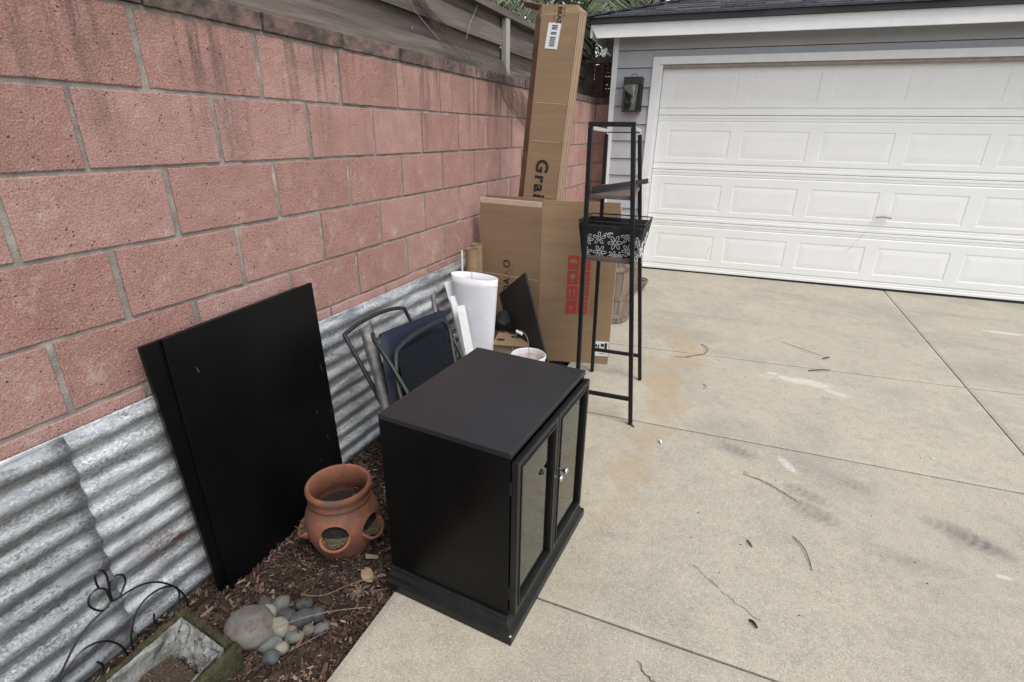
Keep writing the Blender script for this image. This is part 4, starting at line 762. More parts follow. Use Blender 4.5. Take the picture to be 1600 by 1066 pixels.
for i in range(22):
    a = random.uniform(0, 6.28); tf.tube([(.60, -.075, -.035), (.60 + .02 * math.cos(a), -.075 + .02 * math.sin(a), -.02), (.60 + random.uniform(.02, .04) * math.cos(a), -.075 + random.uniform(.02, .04) * math.sin(a), -.028)], .0011, 4)
tag(obj('grass_tuft', tf, M_['straw']), 'dry straw coloured grass tuft in the mulch near the slab edge', 'grass tuft')

# ------------------------------------------------------------------ folded chair behind the cabinet
ch = thing('folding_chair', 'folded metal chair with navy padded seat leaning on the corrugated steel', 'chair', (.42, .8, -.08))
CT = M_['chairtube']
obj('back_frame', MB().tube(bez([(.36, .47, .17), (.30, .525, .285), (.20, .545, .44), (.105, .553, .592)], 5), .0095, 10), CT, ch, smooth=True)
obj('back_bow', MB().tube(bez([(.103, .556, .588), (.10, .658, .605), (.10, .80, .608), (.10, .926, .594), (.10, 1.012, .572)], 6), .0095, 10), CT, ch, smooth=True)
obj('back_frame', MB().tube([(.102, 1.012, .572), (.125, 1.03, .50), (.30, .98, .1)], .0095, 10), CT, ch, smooth=True)
def plate(pts, wv, name):     # bent flat metal strip following pts, width vector wv
    P = bez(pts, 5); vs = []; N_ = len(P)
    for i, p in enumerate(P):
        for k in range(5):
            q_ = k / 4 - .5; vs.append(p + Vector(wv) * q_ * (1 - .25 * (i / N_)) + Vector((.012 * (1 - 4 * q_ * q_), 0, 0)))
    obj(name, MB().add(vs, [(i * 5 + k, i * 5 + k + 1, (i + 1) * 5 + k + 1, (i + 1) * 5 + k) for i in range(N_ - 1) for k in range(4)]), M_['greymetal'], ch, smooth=True, solid=.002)
plate([(.15, .635, .612), (.175, .620, .585), (.23, .575, .51), (.27, .548, .455), (.30, .52, .41), (.38, .46, .28), (.46, .41, .16)], (.02, .062, .022), 'back_plate')
plate([(.175, 1.172, .620), (.19, 1.15, .585), (.22, 1.115, .53), (.25, 1.10, .47)], (.0, .04, .016), 'back_plate')
obj('back_leg', MB().tube([(.27, .535, .625), (.30, .501, .619), (.39, .480, .530), (.48, .439, .457), (.58, .39, .37)], .0095, 10), CT, ch, smooth=True)
obj('back_leg', MB().tube([(.20, 1.16, .55), (.40, 1.04, .37), (.50, .98, .24)], .0095, 10), CT, ch, smooth=True)
def cushion(c00, c10, c11, c01, th, name, m):
    c = [Vector(p) for p in (c00, c10, c11, c01)]; nrm = (c[1] - c[0]).cross(c[3] - c[0]).normalized(); N_ = 24; vs = []
    for side in (1, -1):
        for j in range(N_ + 1):
            for i in range(N_ + 1):
                u, v = i / N_, j / N_; e = min(1, (1 - abs(2 * u - 1) ** 7) * (1 - abs(2 * v - 1) ** 7)); uu, vv = .5 + (u - .5) * (1 - .02 * abs(2 * v - 1) ** 8), .5 + (v - .5) * (1 - .02 * abs(2 * u - 1) ** 8)
                p = (c[0] * (1 - uu) + c[1] * uu) * (1 - vv) + (c[3] * (1 - uu) + c[2] * uu) * vv
                vs.append(p + nrm * side * th / 2 * max(0, e) ** .45 + nrm * .002 * mnoise.noise(p * 30))
    n = N_ + 1; K = n * n; fs = [(s * K + j * n + i, s * K + j * n + i + 1, s * K + (j + 1) * n + i + 1, s * K + (j + 1) * n + i) for s in (0, 1) for j in range(N_) for i in range(N_)]
    me = MB().add(vs, fs).mesh(name); b = bmesh.new(); b.from_mesh(me); bmesh.ops.remove_doubles(b, verts=b.verts[:], dist=.0004); bmesh.ops.recalc_face_normals(b, faces=b.faces[:]); b.to_mesh(me); b.free()
    return obj(name, me, M_[m], ch, smooth=True, ang=60)
cushion((.45, .40, .22), (.45, .90, .19), (.265, 1.135, .555), (.265, .575, .612), .055, 'seat_pad', 'navy')
U = [Vector(p) for p in ((.52, .395, .32), (.44, .447, .452), (.385, .520, .540), (.365, .575, .566), (.36, .70, .578), (.36, .90, .572), (.365, .955, .552), (.385, .968, .505), (.44, .91, .39), (.52, .86, .25))]
obj('seat_frame', MB().tube(bez(U, 6), .0105, 10), CT, ch, smooth=True)
uc = [Vector((.512, .415, .325)), Vector((.512, .85, .27)), Vector((.372, .955, .54)), Vector((.372, .555, .555))]
obj('seat_pan', MB().grid(lambda u, v: (uc[0] * (1 - u) + uc[1] * u) * (1 - v) + (uc[3] * (1 - u) + uc[2] * u) * v + Vector((-.004 + .0016 * math.sin(u * 170) * math.sin(v * 170), 0, -.003)), 90, 90), M_['weave'], ch, fix=False, solid=.003)
for p in ((.405, .512, .43), (.388, .505, .44), (.40, .96, .49), (.41, .50, .44)): obj('rivet', MB().lathe([(0, .004), (.004, .003), (.005, 0)], 10).xf(Matrix.Translation(Vector(p) + Vector((.014, 0, .004))) @ Matrix.Rotation(math.pi / 2, 4, 'Y')), M_['screw'], ch)

# ------------------------------------------------------------------ white bin/roll, white planks, cardboard tubes
def roll():
    vs = []; na, nz_ = 60, 14
    for j in range(nz_ + 1):
        t = j / nz_; z = -.06 + t * .70; rx = .088 + .058 * t; ry = .050 + .008 * t; cx = .272 - .016 * t; cy = 1.485 + .015 * t
        for i in range(na + 1):
            a = math.pi * .55 + 2 * math.pi * 1.03 * i / na; k = 1 - .012 * i / na
            vs.append((cx + rx * k * math.cos(a), cy + ry * k * math.sin(a), z + (.006 * math.cos(a - 2.4) if j == nz_ else 0)))
    n = na + 1; return MB().add(vs, [(j * n + i, j * n + i + 1, (j + 1) * n + i + 1, (j + 1) * n + i) for j in range(nz_) for i in range(na)])
rl = tag(obj('plastic_roll', roll(), M_['whiteplast'], smooth=True, solid=.0025, fix=False, ang=60), 'tall white rolled plastic sheet standing beside the folding chair', 'plastic roll')
bandv = []; na = 60
for i in range(na + 1):
    a = -2.4 + 2 * math.pi * i / na
    for z, rr in ((.594, .1432), (.600, .1440), (.603, .1434)): bandv.append((.2567 + rr * math.cos(a) * 1.012, 1.499 + rr * .392 * math.sin(a) * 1.03, z))
obj('rim_band', MB().add(bandv, [(i * 3 + k, (i + 1) * 3 + k, (i + 1) * 3 + k + 1, i * 3 + k + 1) for i in range(na) for k in range(2)]), M_['whiteplast'], rl, smooth=True)
def plank(a, b, wv, th, label):
    a, b = Vector(a), Vector(b); Mx = frame(a, b - a, wv); o = obj('white_plank', MB().box(0, (b - a).length, 0, Vector(wv).length, 0, th).xf(Mx), M_['whitewood'], bevel=.0015); tag(o, label, 'plank', 'white planks by the roll')
plank((.306, 1.367, -.06), (.058, 1.50, .578), (.035, .02, .01), .012, 'tallest narrow white plank leaning left of the white roll')
plank((.335, 1.33, -.06), (.118, 1.45, .512), (.03, .018, .01), .012, 'middle narrow white plank leaning left of the white roll')
plank((.385, 1.244, -.06), (.190, 1.40, .478), (.04, .02, .012), .014, 'shortest white plank, nearest the white roll')
plank((.098, 1.64, -.09), (.072, 1.69, .735), (.012, .0, 0), .004, 'thin white strip standing beside the cardboard tubes')
def ctube(x, y, r, z1, label):
    t = tag(obj('cardboard_tube', MB().lathe([(r - .004, -.08), (r - .004, z1), (r, z1 + .002), (r, -.08)], 24, (x, y, 0)), M_['card'], smooth=True), label, 'tube', 'cardboard tubes by the wall')
ctube(.118, 1.745, .038, .735, 'brown cardboard tube behind the white roll, the nearer of two'); ctube(.105, 1.84, .036, .745, 'brown cardboard tube between its twin and the big carton')

# ------------------------------------------------------------------ big carton
car = thing('big_carton', 'large upright brown carton with red handling symbols leaning by the wall', 'carton', (.5, 2.0, 0))
PA, PBt, PCt = Vector((.066, 1.972, 0)), Vector((.502, 1.915, 0)), Vector((.955, 2.028, 0)); e1 = (PBt - PA).normalized(); e2 = (PCt - PBt).normalized()
def slabp(p, q_, th, z0, z1, name, m='card', par_=None, bev=.0015):
    e = (q_ - p).normalized(); nrm = Vector((-e.y, e.x, 0)) * th; v = [p, q_, q_ + nrm, p + nrm]
    return obj(name, MB().add([Vector((a.x, a.y, z0)) for a in v] + [Vector((a.x, a.y, z1)) for a in v], [(0, 1, 2, 3), (4, 5, 6, 7), (0, 1, 5, 4), (1, 2, 6, 5), (2, 3, 7, 6), (3, 0, 4, 7)]), M_[m], par_ or car, bevel=bev)
slabp(PA, PBt - e1 * .0015, .09, -.02, .985, 'left_panel'); rp = slabp(PBt + e2 * .0015, PCt, .09, -.005, .998, 'right_panel')
slabp(PA + Vector((0, .002, 0)), PBt - e1 * .003 + Vector((0, .002, 0)), .010, .9855, 1.018, 'flap', 'cardpale')
slabp(PBt + e2 * .004 + Vector((0, .004, 0)), PCt + Vector((-.006, .004, 0)), .006, .9985, 1.030, 'flap')
slabp(PA + Vector((.01, .07, 0)), PBt + Vector((-.01, .07, 0)), .006, .9855, 1.03, 'flap')
slabp(PCt + e2 * .0006, PCt + e2 * .0036, .088, .004, .99, 'side_panel', 'cardpale', bev=0)
for z in (.535, .18): slabp(PA + e1 * .01 - Vector((0, .0012, 0)), PBt - e1 * .01 - Vector((0, .0012, 0)), .001, z, z + .004, 'crease', 'cardpale', bev=0)
n1 = Vector((e1.y, -e1.x, 0)); n2 = Vector((e2.y, -e2.x, 0))
def onleft(x, z, o=.0012): p = PA + e1 * ((x - PA.x) / e1.x) + n1 * o; return Vector((p.x, p.y, z))
def onright(x, z, o=.0012): p = PBt + e2 * ((x - PBt.x) / e2.x) + n2 * o; return Vector((p.x, p.y, z))
for chh, z, m, sz in (('O', .612, 'ink', .068), ('A', .560, 'rust_ink', .062), ('A', .502, 'ink', .066), ('O', .444, 'ink', .066)):
    text(chh, sz, frame(onleft(.29, z - .024), (0, 0, 1), -e1), M_[m], 'printed_letter', car, .0008)
text('home', .022, frame(onleft(.312, .545), (0, 0, 1), -e1), M_['rust_ink'], 'printed_letter', car)
def rquad(x0, x1, z0, z1, m, name='symbol_square', o=.001):
    return obj(name, MB().add([onright(x0, z0, o), onright(x1, z0, o), onright(x1, z1, o), onright(x0, z1, o)], [(0, 1, 2, 3)]), M_[m], car)
def rpoly(pts, x, z, s, o=.0016):
    obj('symbol', MB().add([onright(x + a * s, z + b * s, o) for a, b in pts], [tuple(range(len(pts)))]), M_['card'], car)
for i in range(4):
    z1 = .708 - i * .0955; z0 = z1 - .089; cx, cz = .705, (z0 + z1) / 2; rquad(.672, .738, z0, z1, 'redink'); rquad(.744, .806, z0, z1, 'redink')
    if i == 0:
        rpoly([(math.cos(a), math.sin(a)) for a in [math.pi * k / 10 for k in range(11)]], cx, cz - .002, .026); rpoly([(-.06, -.9), (.06, -.9), (.06, 0), (-.06, 0)], cx, cz, .026)
    if i == 1:
        rpoly([(-.6, 1), (-.6, 0), (-.3, -.4), (.3, -.4), (.6, 0), (.6, 1)], cx, cz, .024); rpoly([(-.1, -1), (.1, -1), (.1, -.4), (-.1, -.4)], cx, cz, .024); rpoly([(-.5, -1.1), (.5, -1.1), (.5, -.95), (-.5, -.95)], cx, cz, .024)
    if i == 2:
        for dx in (-.5, .5): rpoly([(dx - .4, .3), (dx + .4, .3), (dx, 1)], cx, cz, .026); rpoly([(dx - .13, -1), (dx + .13, -1), (dx + .13, .3), (dx - .13, .3)], cx, cz, .026)
    if i == 3:
        for k in range(5): a = math.pi * (.15 + .7 * k / 4); rpoly([(-.09 * math.sin(a), .09 * math.cos(a) - .3), (.09 * math.sin(a), -.09 * math.cos(a) - .3), (math.cos(a), math.sin(a) - .2)], cx, cz, .026)
        rpoly([(-.12, -1), (.12, -1), (.12, -.2), (-.12, -.2)], cx, cz, .026)
    for k in range(3): rpoly([(-.8, -.1), (.8 - .3 * (k % 2), -.1), (.8 - .3 * (k % 2), .1), (-.8, .1)], .775, cz + .02 - k * .02, .026)
for k in range(4): rquad(.818 + k * .007, .821 + k * .007, .33, .40 + (k % 2) * .06, 'rust_ink', 'fine_print')
rquad(.862, .953, .055, .158, 'label', 'shipping_label', .0012)
for x0, x1, z0, z1 in ((.868, .884, .118, .135), (.888, .896, .112, .135), (.905, .925, .12, .142), (.928, .944, .105, .148), (.868, .93, .098, .101), (.87, .91, .085, .088), (.90, .945, .07, .074)): rquad(x0, x1, z0, z1, 'ink', 'label_print', .002)

# ------------------------------------------------------------------ tall carton behind it
TB = thing('tall_carton', 'tall narrow brown carton with a white barcode label rising behind the big carton', 'carton', (.306, 2.2, 0))
tm = frame((.308, 2.165, 0), (1, 0, -.083), (.0, 1, 0.0)); tm = Matrix(((1, 0, .083, .308), (0, 1, .012, 2.165), (0, 0, 1, 0), (0, 0, 0, 1)))
fp = [(-.112, 0), (.112, 0), (.118, .13), (-.15, .13), (-.157, .035)]; HT = 2.085
def tp(x, y, z): return tm @ Vector((x, y, z))
tb = MB(); ztop = [HT, HT, HT - .03, HT - .02, HT - .04]
rows = [(-.06, [0] * 5), (1.6, [0] * 5)]
vs = []
for z in (-.06, .5, 1.0, 1.3, 1.6, 1.9, 2.03, None):
    for k, (x, y) in enumerate(fp):
        zz = ztop[k] if z is None else z; dx = .0025 * mnoise.noise(Vector((x * 20, y * 20, zz * 5))); cr = .016 if (z is None and k == 1) else 0
        vs.append(tp(x + dx - cr, y + dx + cr * .6, zz - cr * .8))
tb.add(vs, [(r * 5 + k, r * 5 + (k + 1) % 5, r * 5 + 5 + (k + 1) % 5, r * 5 + 5 + k) for r in range(7) for k in range(5)] + [(35, 36, 37, 38, 39)])
obj('body', tb, M_['card'], TB)
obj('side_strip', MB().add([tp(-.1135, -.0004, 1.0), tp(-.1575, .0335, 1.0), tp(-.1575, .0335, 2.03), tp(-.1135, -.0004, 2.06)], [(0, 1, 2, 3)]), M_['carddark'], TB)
obj('side_panel', MB().add([tp(.1150, -.0003, .98), tp(.1208, .130, .98), tp(.1208, .130, 2.05), tp(.1150, -.0003, 2.04)], [(0, 1, 2, 3)]), M_['card'], TB)
for k, x in enumerate((.0, .35, .7)): obj('ply_edge', MB().add([tp(.1156 + .0058 * x, .13 * x, .98), tp(.1157 + .0058 * (x + .04), .13 * (x + .04), .98), tp(.1157 + .0058 * (x + .04), .13 * (x + .04), 2.03), tp(.1156 + .0058 * x, .13 * x, 2.03)], [(0, 1, 2, 3)]), M_['cardpale'], TB)
obj('open_flap', MB().add([tp(-.112, .01, HT - .002), tp(-.15, .125, HT - .012), tp(-.27, .13, HT + .02), tp(-.245, .02, HT + .028)], [(0, 1, 2, 3)]), M_['carddark'], TB, solid=.005)
for z, x0, x1 in ((1.56, -.09, .10), (1.345, -.10, .09), (1.02, -.1, .1)): obj('crease', MB().add([tp(x0, -.0008, z + .012), tp(x1, -.0008, z), tp(x1, -.0008, z + .0025), tp(x0, -.0008, z + .0145)], [(0, 1, 2, 3)]), M_['cardpale'], TB)
def tq(x0, x1, z0, z1, m, name, o=.0012): return obj(name, MB().add([tp(x0, -o, z0), tp(x1, -o, z0), tp(x1, -o, z1), tp(x0, -o, z1)], [(0, 1, 2, 3)]), M_[m], TB)
ax_x = (tp(0, 0, 0) - tp(0, 0, 1)).normalized()
text('Grain', .112, frame(tp(-.042, -.0012, 1.250), ax_x, (1, 0, 0)), M_['ink'], 'printed_letters', TB, .0032, sp=1.22)
text('BRAZ', .034, frame(tp(-.013, -.0012, 2.068), ax_x, (1, 0, 0)), M_['ink'], 'printed_letters', TB, .0009)
for x, z0, l in ((.022, 2.06, .012), (.022, 2.04, .008), (.022, 2.025, .008), (-.035, 2.055, .01), (-.035, 2.03, .03)): tq(x, x + .006, z0 - l, z0, 'faint_ink' if x < 0 else 'ink', 'fine_print')
sk = .05
lab = obj('shipping_label', MB().add([tp(-.072, -.0012, 1.862), tp(.006, -.0012, 1.853), tp(.016, -.0012, 1.985), tp(-.062, -.0012, 1.992)], [(0, 1, 2, 3)]), M_['label'], TB)
for k in range(13):
    z = 1.872 + k * .0085
    if k in (6, 9): continue
    obj('barcode_bar', MB().add([tp(-.048 + .0008 * k, -.0018, z), tp(-.014 + .0008 * k, -.0018, z - .003), tp(-.014 + .0008 * k, -.0018, z + random.uniform(.001, .003)), tp(-.048 + .0008 * k, -.0018, z + random.uniform(.004, .006))], [(0, 1, 2, 3)]), M_['ink'], TB)

# ------------------------------------------------------------------ black drawer panel, low carton, bucket
bp_ = frame((.486, 1.70, .64), (.2525, -.238, -.471), (-.24, .164, -.20))
tag(obj('black_board', MB().box(0, .61, 0, .35, 0, .012).xf(bp_), M_['charcoal'], bevel=.001), 'black wooden panel tilted against the big carton behind the bucket', 'panel')
lc = thing('low_carton', 'small flattened brown carton lying between white roll and black panel', 'carton', (.43, 1.66, -.05))
LM = Matrix.Translation((.44, 1.66, 0)) @ Matrix.Rotation(.25, 4, 'Z')
obj('body', MB().box(-.11, .10, -.10, .09, -.06, .232).xf(LM), mat('pale_brown_board', (.42, .31, .22), (.35, .25, .17), rough=.85, scale=12), lc, bevel=.002)
obj('flap', MB().box(-.10, .10, -.12, .05, .2335, .237, Matrix.Rotation(.03, 4, 'X')).xf(LM), M_['card'], lc)
for a in ((-.07, -.06, .02), (.02, .0, .028), (-.02, .05, .02)): obj('dark_mark', MB().lathe([(0, 0), (a[2], 0)], 14, (a[0], a[1], .243), 1.3, .5).xf(LM), M_['ink'], lc)
bag = MB().lathe([(0, 0), (.05, .005), (.075, .03), (.07, .07), (.04, .11), (.015, .125), (0, .128)], 40, (.33, 1.77, .232)); bag.v = [tuple(Vector(p) + Vector((mnoise.noise(Vector(p) * 26), mnoise.noise(Vector(p) * 26 + Vector((5, 0, 0))), mnoise.noise(Vector(p) * 30 + Vector((0, 7, 0))))) * .022) for p in bag.v]
tag(obj('black_bag', bag, M_['rubber'], smooth=True), 'crumpled black plastic bag on the low carton, behind the black panel', 'bag')
bk = thing('bucket', 'small white bucket with pink residue and a wire handle', 'bucket', (.634, 1.40, 0)); BC = (.634, 1.40, 0)
obj('body', MB().lathe([(0, .0), (.078, 0), (.094, .240), (.0985, .243), (.0985, .257), (.0945, .261), (.0905, .257), (.0745, .01), (0, .012)], 40, BC), M_['whiteplast'], bk, smooth=True)
obj('residue', MB().lathe([(0, .17), (.0845, .172), (.0875, .232)], 40, BC), M_['pinkwash'], bk, smooth=True)
hp = [(BC[0] - .095, BC[1], .255), (BC[0] - .088, BC[1] - .01, .32), (BC[0] - .062, BC[1] - .02, .385), (BC[0] - .045, BC[1] - .025, .402), (BC[0] - .015, BC[1] - .02, .385), (BC[0] + .0, BC[1] - .01, .34), (BC[0] + .006, BC[1] - .003, .26)]
hd = obj('handle', MB().tube(bez(hp, 6), .0018, 6), M_['screw'], bk, smooth=True)
obj('grip', MB().tube([(BC[0] - .066, BC[1] - .019, .394), (BC[0] - .030, BC[1] - .025, .384)], .0085, 12), M_['whiteplast'], hd, smooth=True)

# ------------------------------------------------------------------ black metal shelf unit
su = thing('shelf_unit', 'tall narrow black metal shelf frame standing on the driveway', 'shelf unit', (1.07, 1.6, 0))
FR = dict(L0=Vector((.944, 1.327, 0)), L1=Vector((.922, 1.327, 1.432)), R0=Vector((1.237, 1.327, 0)), R1=Vector((1.109, 1.327, 1.432)), l0=Vector((.891, 1.88, 0)), l1=Vector((.868, 1.88, 1.409)), r0=Vector((1.192, 1.88, 0)), r1=Vector((1.042, 1.88, 1.432)))
def lp(a, z): p, q_ = FR[a + '0'], FR[a + '1']; return p + (q_ - p) * (z / q_.z)
SR = .0142
for a in 'Rr': pass
for a in ('L', 'R', 'l', 'r'): obj('leg', MB().tube([lp(a, 0), lp(a, 1.43 if a in 'LR' else 1.40)], SR, 4), M_['darkmetal'], su, bevel=.0025)
obj('top_bar', MB().tube([lp('L', 1.432) + Vector((-.0095, 0, .009)), lp('R', 1.432) + Vector((.0095, 0, .009))], SR, 4), M_['darkmetal'], su, bevel=.003)
obj('top_bar', MB().tube([lp('l', 1.41), lp('r', 1.41)], .004, 4), M_['darkmetal'], su)
for a, b in (('L', 'l'), ('R', 'r')): obj('side_rail', MB().tube([lp(a, 1.425) + Vector((0, .012, 0)), lp(b, 1.418)], .011, 4), M_['shelfgrey'], su)
obj('stretcher', MB().tube([lp('L', .138), lp('R', .144)], .0125, 4), M_['darkmetal'], su); obj('stretcher', MB().tube([lp('l', .152), lp('r', .158)], .0125, 4), M_['darkmetal'], su)
for z in (1.135, .846):
    c = [lp('L', z), lp('R', z), lp('r', z), lp('l', z)]; c[0] += Vector((-.006, .004, 0)); c[1] += Vector((.006, .004, 0))
    obj('shelf', MB().add([p + Vector((0, 0, -.009)) for p in c] + [p + Vector((0, 0, .009)) for p in c], [(0, 1, 2, 3), (4, 5, 6, 7), (0, 1, 5, 4), (1, 2, 6, 5), (2, 3, 7, 6), (3, 0, 4, 7)]), M_['shelfwood'], su, bevel=.0015)
# loose bar across the upper shelf
lb_ = thing('loose_bar', 'loose black metal bar lying diagonally on the upper shelf', 'metal bar', (1.01, 1.6, 1.145))
a, b = Vector((.935, 1.345, 1.152)), Vector((1.098, 1.90, 1.158)); Mx = frame(a, b - a, (-.5, .2, 0)); L_ = (b - a).length
obj('bar', MB().box(0, L_, -.014, .014, -.002, .0015).box(0, L_, -.014, -.0105, .0016, .024).xf(Mx), M_['darkmetal'], lb_)
for t, s in ((-.022, 1), (L_ + .0, 1)):
    tabm = MB().box(t, t + .022, -.012, .012, .0, .003); obj('tab', tabm.xf(Mx), M_['darkmetal'], lb_); obj('screw', MB().lathe([(0, .0006), (.004, 0)], 10, (t + .011, 0, .0036)).xf(Mx), M_['screw'], lb_)

# ------------------------------------------------------------------ wire basket with a floral liner on the lower shelf
bs = thing('wire_basket', 'black wire basket with a white flower print liner on the lower shelf', 'basket', (1.04, 1.46, .856))
BT = [Vector((.886, 1.355, 1.020)), Vector((1.196, 1.355, 1.018)), Vector((1.196, 1.60, 1.022)), Vector((.886, 1.60, 1.022))]; BB = [Vector((.905, 1.375, .858)), Vector((1.172, 1.375, .858)), Vector((1.172, 1.575, .858)), Vector((.905, 1.575, .858))]
def bq(i, u, t): j = (i + 1) % 4; return (BB[i] * (1 - u) + BB[j] * u) * (1 - t) + (BT[i] * (1 - u) + BT[j] * u) * t
obj('rim', MB().tube(BT, .0032, 6, True), M_['wire'], bs); obj('rim', MB().tube([bq(i, 0, .86) for i in range(4)], .0022, 6, True), M_['wire'], bs)
wm = MB()
for i in range(4):
    nw = 26 if i % 2 == 0 else 20
    for k in range(nw): wm.tube([bq(i, k / nw, .55), bq(i, k / nw, 1.0)], .0011, 4)
stuff(obj('wire_mesh', wm, M_['wire'], bs))
for i in range(4):
    nv = (BB[(i + 1) % 4] - BB[i]).cross(BT[i] - BB[i]).normalized()
    fab = obj('liner', MB().grid(lambda u, v: bq(i, u, .93 * v - .02) + nv * .003 * mnoise.noise(Vector((u * 7, v * 5, i * 9))), 20, 8), M_['liner'], bs, smooth=True, solid=.002, fix=False)
obj('base', MB().add([b + Vector((0, 0, .003)) for b in BB], [(0, 1, 2, 3)]), M_['liner'], bs, solid=.002)
def flower(i, u, t, s, rot, npet=6):
    mb = MB(); s *= 1.02; o = bq(i, u, t); ex = (BB[(i + 1) % 4] - BB[i]).normalized(); up = (BT[i] - BB[i]); up = (up - ex * up.dot(ex)).normalized(); nrm = ex.cross(up)
    for k in range(npet):
        a = rot + 2 * math.pi * k / npet; d = ex * math.cos(a) + up * math.sin(a); q_ = nrm.cross(d); pts = []
        for j in range(12):
            t_ = 2 * math.pi * j / 12; r = .55 - .45 * math.cos(t_); wd = .20 * math.sin(t_) * (.6 + .5 * r); pts.append(o + d * s * (r * .95 + .06) + q_ * s * wd + nrm * .0055)
        pts = [p for p in pts if -.01 < (p - BB[i]).dot(up) < .115 and .004 < (p - BB[i]).dot(ex) + .0 < (BB[(i + 1) % 4] - BB[i]).length + .012]
        if len(pts) > 3: mb.tube(bez(pts, 3), .0013, 4)
    if mb.v: obj('flower_print', mb, M_['floral'], bs)
for (u, t, s, r, n_) in ((.33, .52, .030, .3, 5), (.60, .42, .034, .1, 6), (.34, .10, .032, 0, 6), (.13, .47, .028, 1.0, 6), (.78, .62, .028, .5, 5), (.83, .22, .030, .2, 6), (.97, .46, .028, .8, 6), (.10, .08, .026, .3, 5), (.58, .02, .024, .2, 6), (.96, .10, .03, .9, 6), (.47, .70, .022, 1.2, 5), (.70, .03, .02, .4, 5)): flower(0, u, t, s, r, n_)
for (u, t, s, r, n_) in ((.2, .3, .03, .2, 6), (.55, .5, .03, .6, 5), (.8, .2, .03, .1, 6), (.4, .08, .028, .9, 5)): flower(1, u, t, s, r, n_)
for (u, t, s, r, n_) in ((.25, .3, .03, .4, 6), (.75, .45, .03, .1, 5)): flower(3, u, t, s, r, n_)

# ------------------------------------------------------------------ barrel planter behind the shelf
bar = thing('barrel', 'weathered half barrel planter with rusty hoops behind the big carton', 'barrel', (.715, 2.975, 0)); BX, BY = .715, 2.975
def brad(t): return .192 + .045 * math.sin(math.pi * min(1, (t * .5 + .02)) * .98) 
NS = 22
for k in range(NS):
    a0, a1 = 2 * math.pi * (k + .015) / NS, 2 * math.pi * (k + .985) / NS; jr = random.uniform(-.002, .002); mb = MB(); vs = []
    for j in range(9):
        t = j / 8; r = brad(t) + jr
        for rr, aa in ((r, a0), (r + .0015, (a0 + a1) / 2), (r, a1), (r - .02, a1), (r - .02, a0)): vs.append((BX + rr * math.cos(aa), BY + rr * math.sin(aa), .002 + t * .50))
    mb.add(vs, [(j * 5 + i, j * 5 + (i + 1) % 5, j * 5 + 5 + (i + 1) % 5, j * 5 + 5 + i) for j in range(8) for i in range(5)] + [(0, 1, 2, 3, 4), (40, 41, 42, 43, 44)]); obj('stave', mb, M_['stave'], bar)
for z0, z1 in ((.045, .085), (.20, .245), (.43, .47)):
    obj('hoop', MB().lathe([(brad(z0 / .5) + .0035, z0), (brad(z0 / .5) + .0055, z0), (brad(z1 / .5) + .0055, z1), (brad(z1 / .5) + .0035, z1)], 48, (BX, BY, 0), closed=True), M_['hoop'], bar, smooth=True)
obj('soil', MB().lathe([(0, .46), (.2, .455)], 24, (BX, BY, 0)), M_['soil'], bar)
hz = MB()
for k in range(4): hz.tube([(.80 + .075 * math.cos(a) + .01 * k, 3.95 + .12 * math.sin(a), .012 + .021 * k) for a in [2 * math.pi * j / 24 for j in range(24)]], .0095, 6, True)
tag(obj('garden_hose', hz, M_['straw'], smooth=True), 'short coil of tan hose on the driveway by the garage corner', 'hose')

# ------------------------------------------------------------------ brown netting draped over the wall, loose lines
def netting():
    cen = bez([(-.12, 1.60, 2.07), (-.13, 1.76, 1.99), (-.12, 1.93, 1.92), (-.06, 2.12, 1.84), (.035, 2.30, 1.765), (.022, 2.48, 1.68), (.022, 2.68, 1.60), (.022, 2.86, 1.53), (.022, 3.05, 1.47)], 14); n = len(cen); wds = []; rows = []
    for i, p in enumerate(cen):
        t = i / (n - 1); wd = .045 + .11 * min(1, max(0, (t - .12) * 1.9)); tg = (cen[min(i + 1, n - 1)] - cen[max(i - 1, 0)]).normalized(); sd = Vector((0, -tg.z, tg.y)).normalized()
        rows.append([p + sd * wd * (k / 9 - .5) * 2 * (1 + .12 * mnoise.noise(Vector((t * 9, k * .3, 0)))) * .62 + Vector((.006 * mnoise.noise(Vector((t * 20, k * .7, 3))) + .004, .012 * mnoise.noise(Vector((t * 12, k, 8))), 0)) for k in range(10)])
    mb = MB()
    for k in range(10): mb.tube([r[k] for r in rows], .00125, 3, caps=False)
    for r in rows: mb.tube(r, .00125, 3, caps=False)
    tag(obj('netting', mb, M_['net']), 'brown plastic garden net hanging from the fence over the block wall', 'netting')
netting()
tag(obj('nylon_line', MB().tube([(-.13, 1.45, 2.16), (-.13, 1.62, 1.98), (-.12, 1.86, 1.875)], .0011, 4), M_['string']), 'thin slack line on the fence left of the netting', 'line')
tag(obj('nylon_line', MB().tube([(-.13, 2.42, 2.2), (-.13, 2.26, 2.03), (-.13, 2.2, 1.93)], .0011, 4), M_['string']), 'thin line hanging from the fence top right of the netting', 'line')

